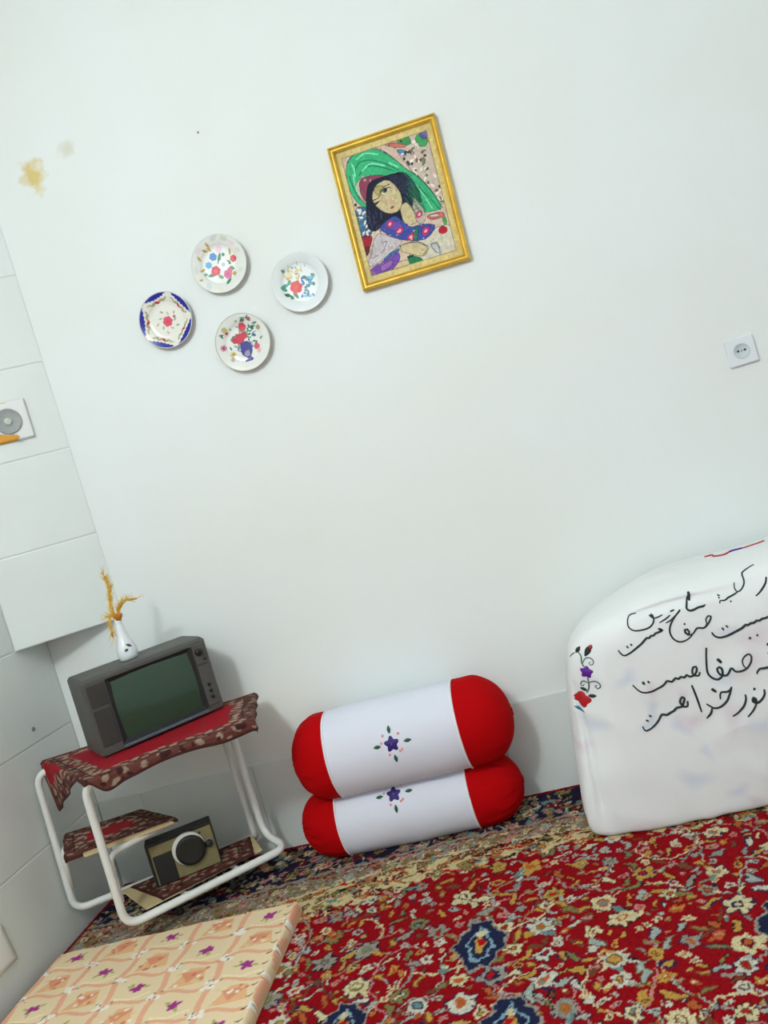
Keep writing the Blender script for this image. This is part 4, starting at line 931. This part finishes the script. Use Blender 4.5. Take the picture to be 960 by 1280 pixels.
def stalk(label, path, bris, thick):
    t = thing('dried_stalk', label, 'dried flower', vb+Vector((0, 0, .125)), 0, 'dried stalks in the bud vase')
    pts = round_path([Vector(p) for p in path], .03, 6); k = len(pts)
    obj('stem', tube_mesh('stem', [pts], [thick*(1-.45*i/(k-1)) for i in range(k)], 8), M_STRAW, t)
    V, F = [], []
    for q in range(bris):
        i = rg.randint(int(k*.25), k-1); p = pts[i]; d = (pts[min(i+1, k-1)]-pts[max(i-1, 0)]).normalized()
        o_ = Vector((rg.gauss(0, 1), rg.gauss(0, .6), rg.gauss(0, 1))); o_ = (o_-d*o_.dot(d)).normalized()
        L = rg.uniform(.014, .032); tube_into(V, F, [p, p+d*L*.6+o_*L*.22, p+d*L+o_*L*.5], [.0009, .0008, .0004], 4)
    obj('plume', mesh('plume', V, F, True), M_PLUME, t)
stalk('tall forked straw-yellow dried stalk standing up from white bud vase', [(0, 0, -.03), (-.006, -.003, .01), (-.004, -.004, .06), (.012, -.006, .105), (.006, -.008, .14)], 150, .0056)
stalk('yellow dried stalk curving sideways out of white bud vase', [(0, 0, -.03), (.006, 0, .008), (.018, -.004, .035), (.04, -.004, .052), (.085, -.006, .048)], 110, .0050)
stalk('yellow dried stalk drooping down beside neck of white bud vase', [(0, 0, -.03), (-.004, -.002, .012), (-.016, -.006, .02), (-.022, -.010, -.01), (-.024, -.012, -.045)], 80, .0046)
t = thing('dried_flower_head', 'knotted orange dried flower head in mouth of white bud vase', 'dried flower', vb+Vector((.004, 0, .128)))
V, F = [], []
for k in range(16):
    a = k*2.4; L = rg.uniform(.012, .022); d = Vector((math.cos(a)*.8, math.sin(a)*.6, .15+.7*rg.random())).normalized(); tube_into(V, F, [Vector((0, 0, -.01)), d*L*.6+Vector((0, 0, .006)), d*L+Vector((0, 0, .004))], [.005, .006, .002], 7)
obj('petals', mesh('petals', V, F, True), material('orange_straw', C(196, 122, 24), .8), t)
obj('stalk', tube_mesh('stalk', [[(0, 0, -.035), (0, 0, .004)]], .003, 8), M_STRAW, t)

# ------------------------------------------------------------------ radio on the bottom shelf
ra = thing('radio', 'old olive radio with big round black dial on the bottom shelf', 'radio', (.322, -.322, ZR+.0205), math.radians(25))
RW, RH, RD = .203, .136, .055
M_OLV = material('olive_plastic', C(124, 116, 78), .55, var=.1, vscale=30); M_RBK = material('black_leatherette', C(20, 20, 19), .6, bump=.2, bscale=500)
obj('case', box_mesh('case', 0, RW, 0, RD, 0, RH, .004), M_RBK, ra)
obj('front_panel', box_mesh('front_panel', .010, RW-.002, -.004, .003, .004, RH-.010, .002), M_OLV, ra)
obj('speaker_panel', box_mesh('speaker_panel', .014, .072, -.007, .0, .006, RH*.70, .002), M_RBK, ra)
obj('dial_ring', lathe_mesh('dial_ring', [(.050, .0), (.050, .007), (.047, .009), (.0005, .009)], 44, 'Y'), material('cream_ring', C(206, 206, 196), .4), ra, loc=(.122, -.003, .082))
obj('dial', lathe_mesh('dial', [(.045, .0), (.045, .014), (.041, .018), (.034, .017), (.0005, .0165)], 44, 'Y'), M_BLK, ra, loc=(.127, -.003, .077))
obj('tuning_knob', lathe_mesh('tuning_knob', [(.011, .0), (.011, .014), (.009, .016), (.0004, .016)], 20, 'Y'), M_BLK, ra, loc=(.184, -.003, .075))
obj('knob_base', lathe_mesh('knob_base', [(.014, .0), (.014, .004), (.0004, .004)], 20, 'Y'), material('grey_knob', C(120, 122, 118), .4), ra, loc=(.184, -.003, .075))
obj('corner_screw', lathe_mesh('corner_screw', [(.004, .0), (.004, .002), (.0004, .0022)], 12, 'Y'), M_RBK, ra, loc=(.165, -.003, RH-.022))
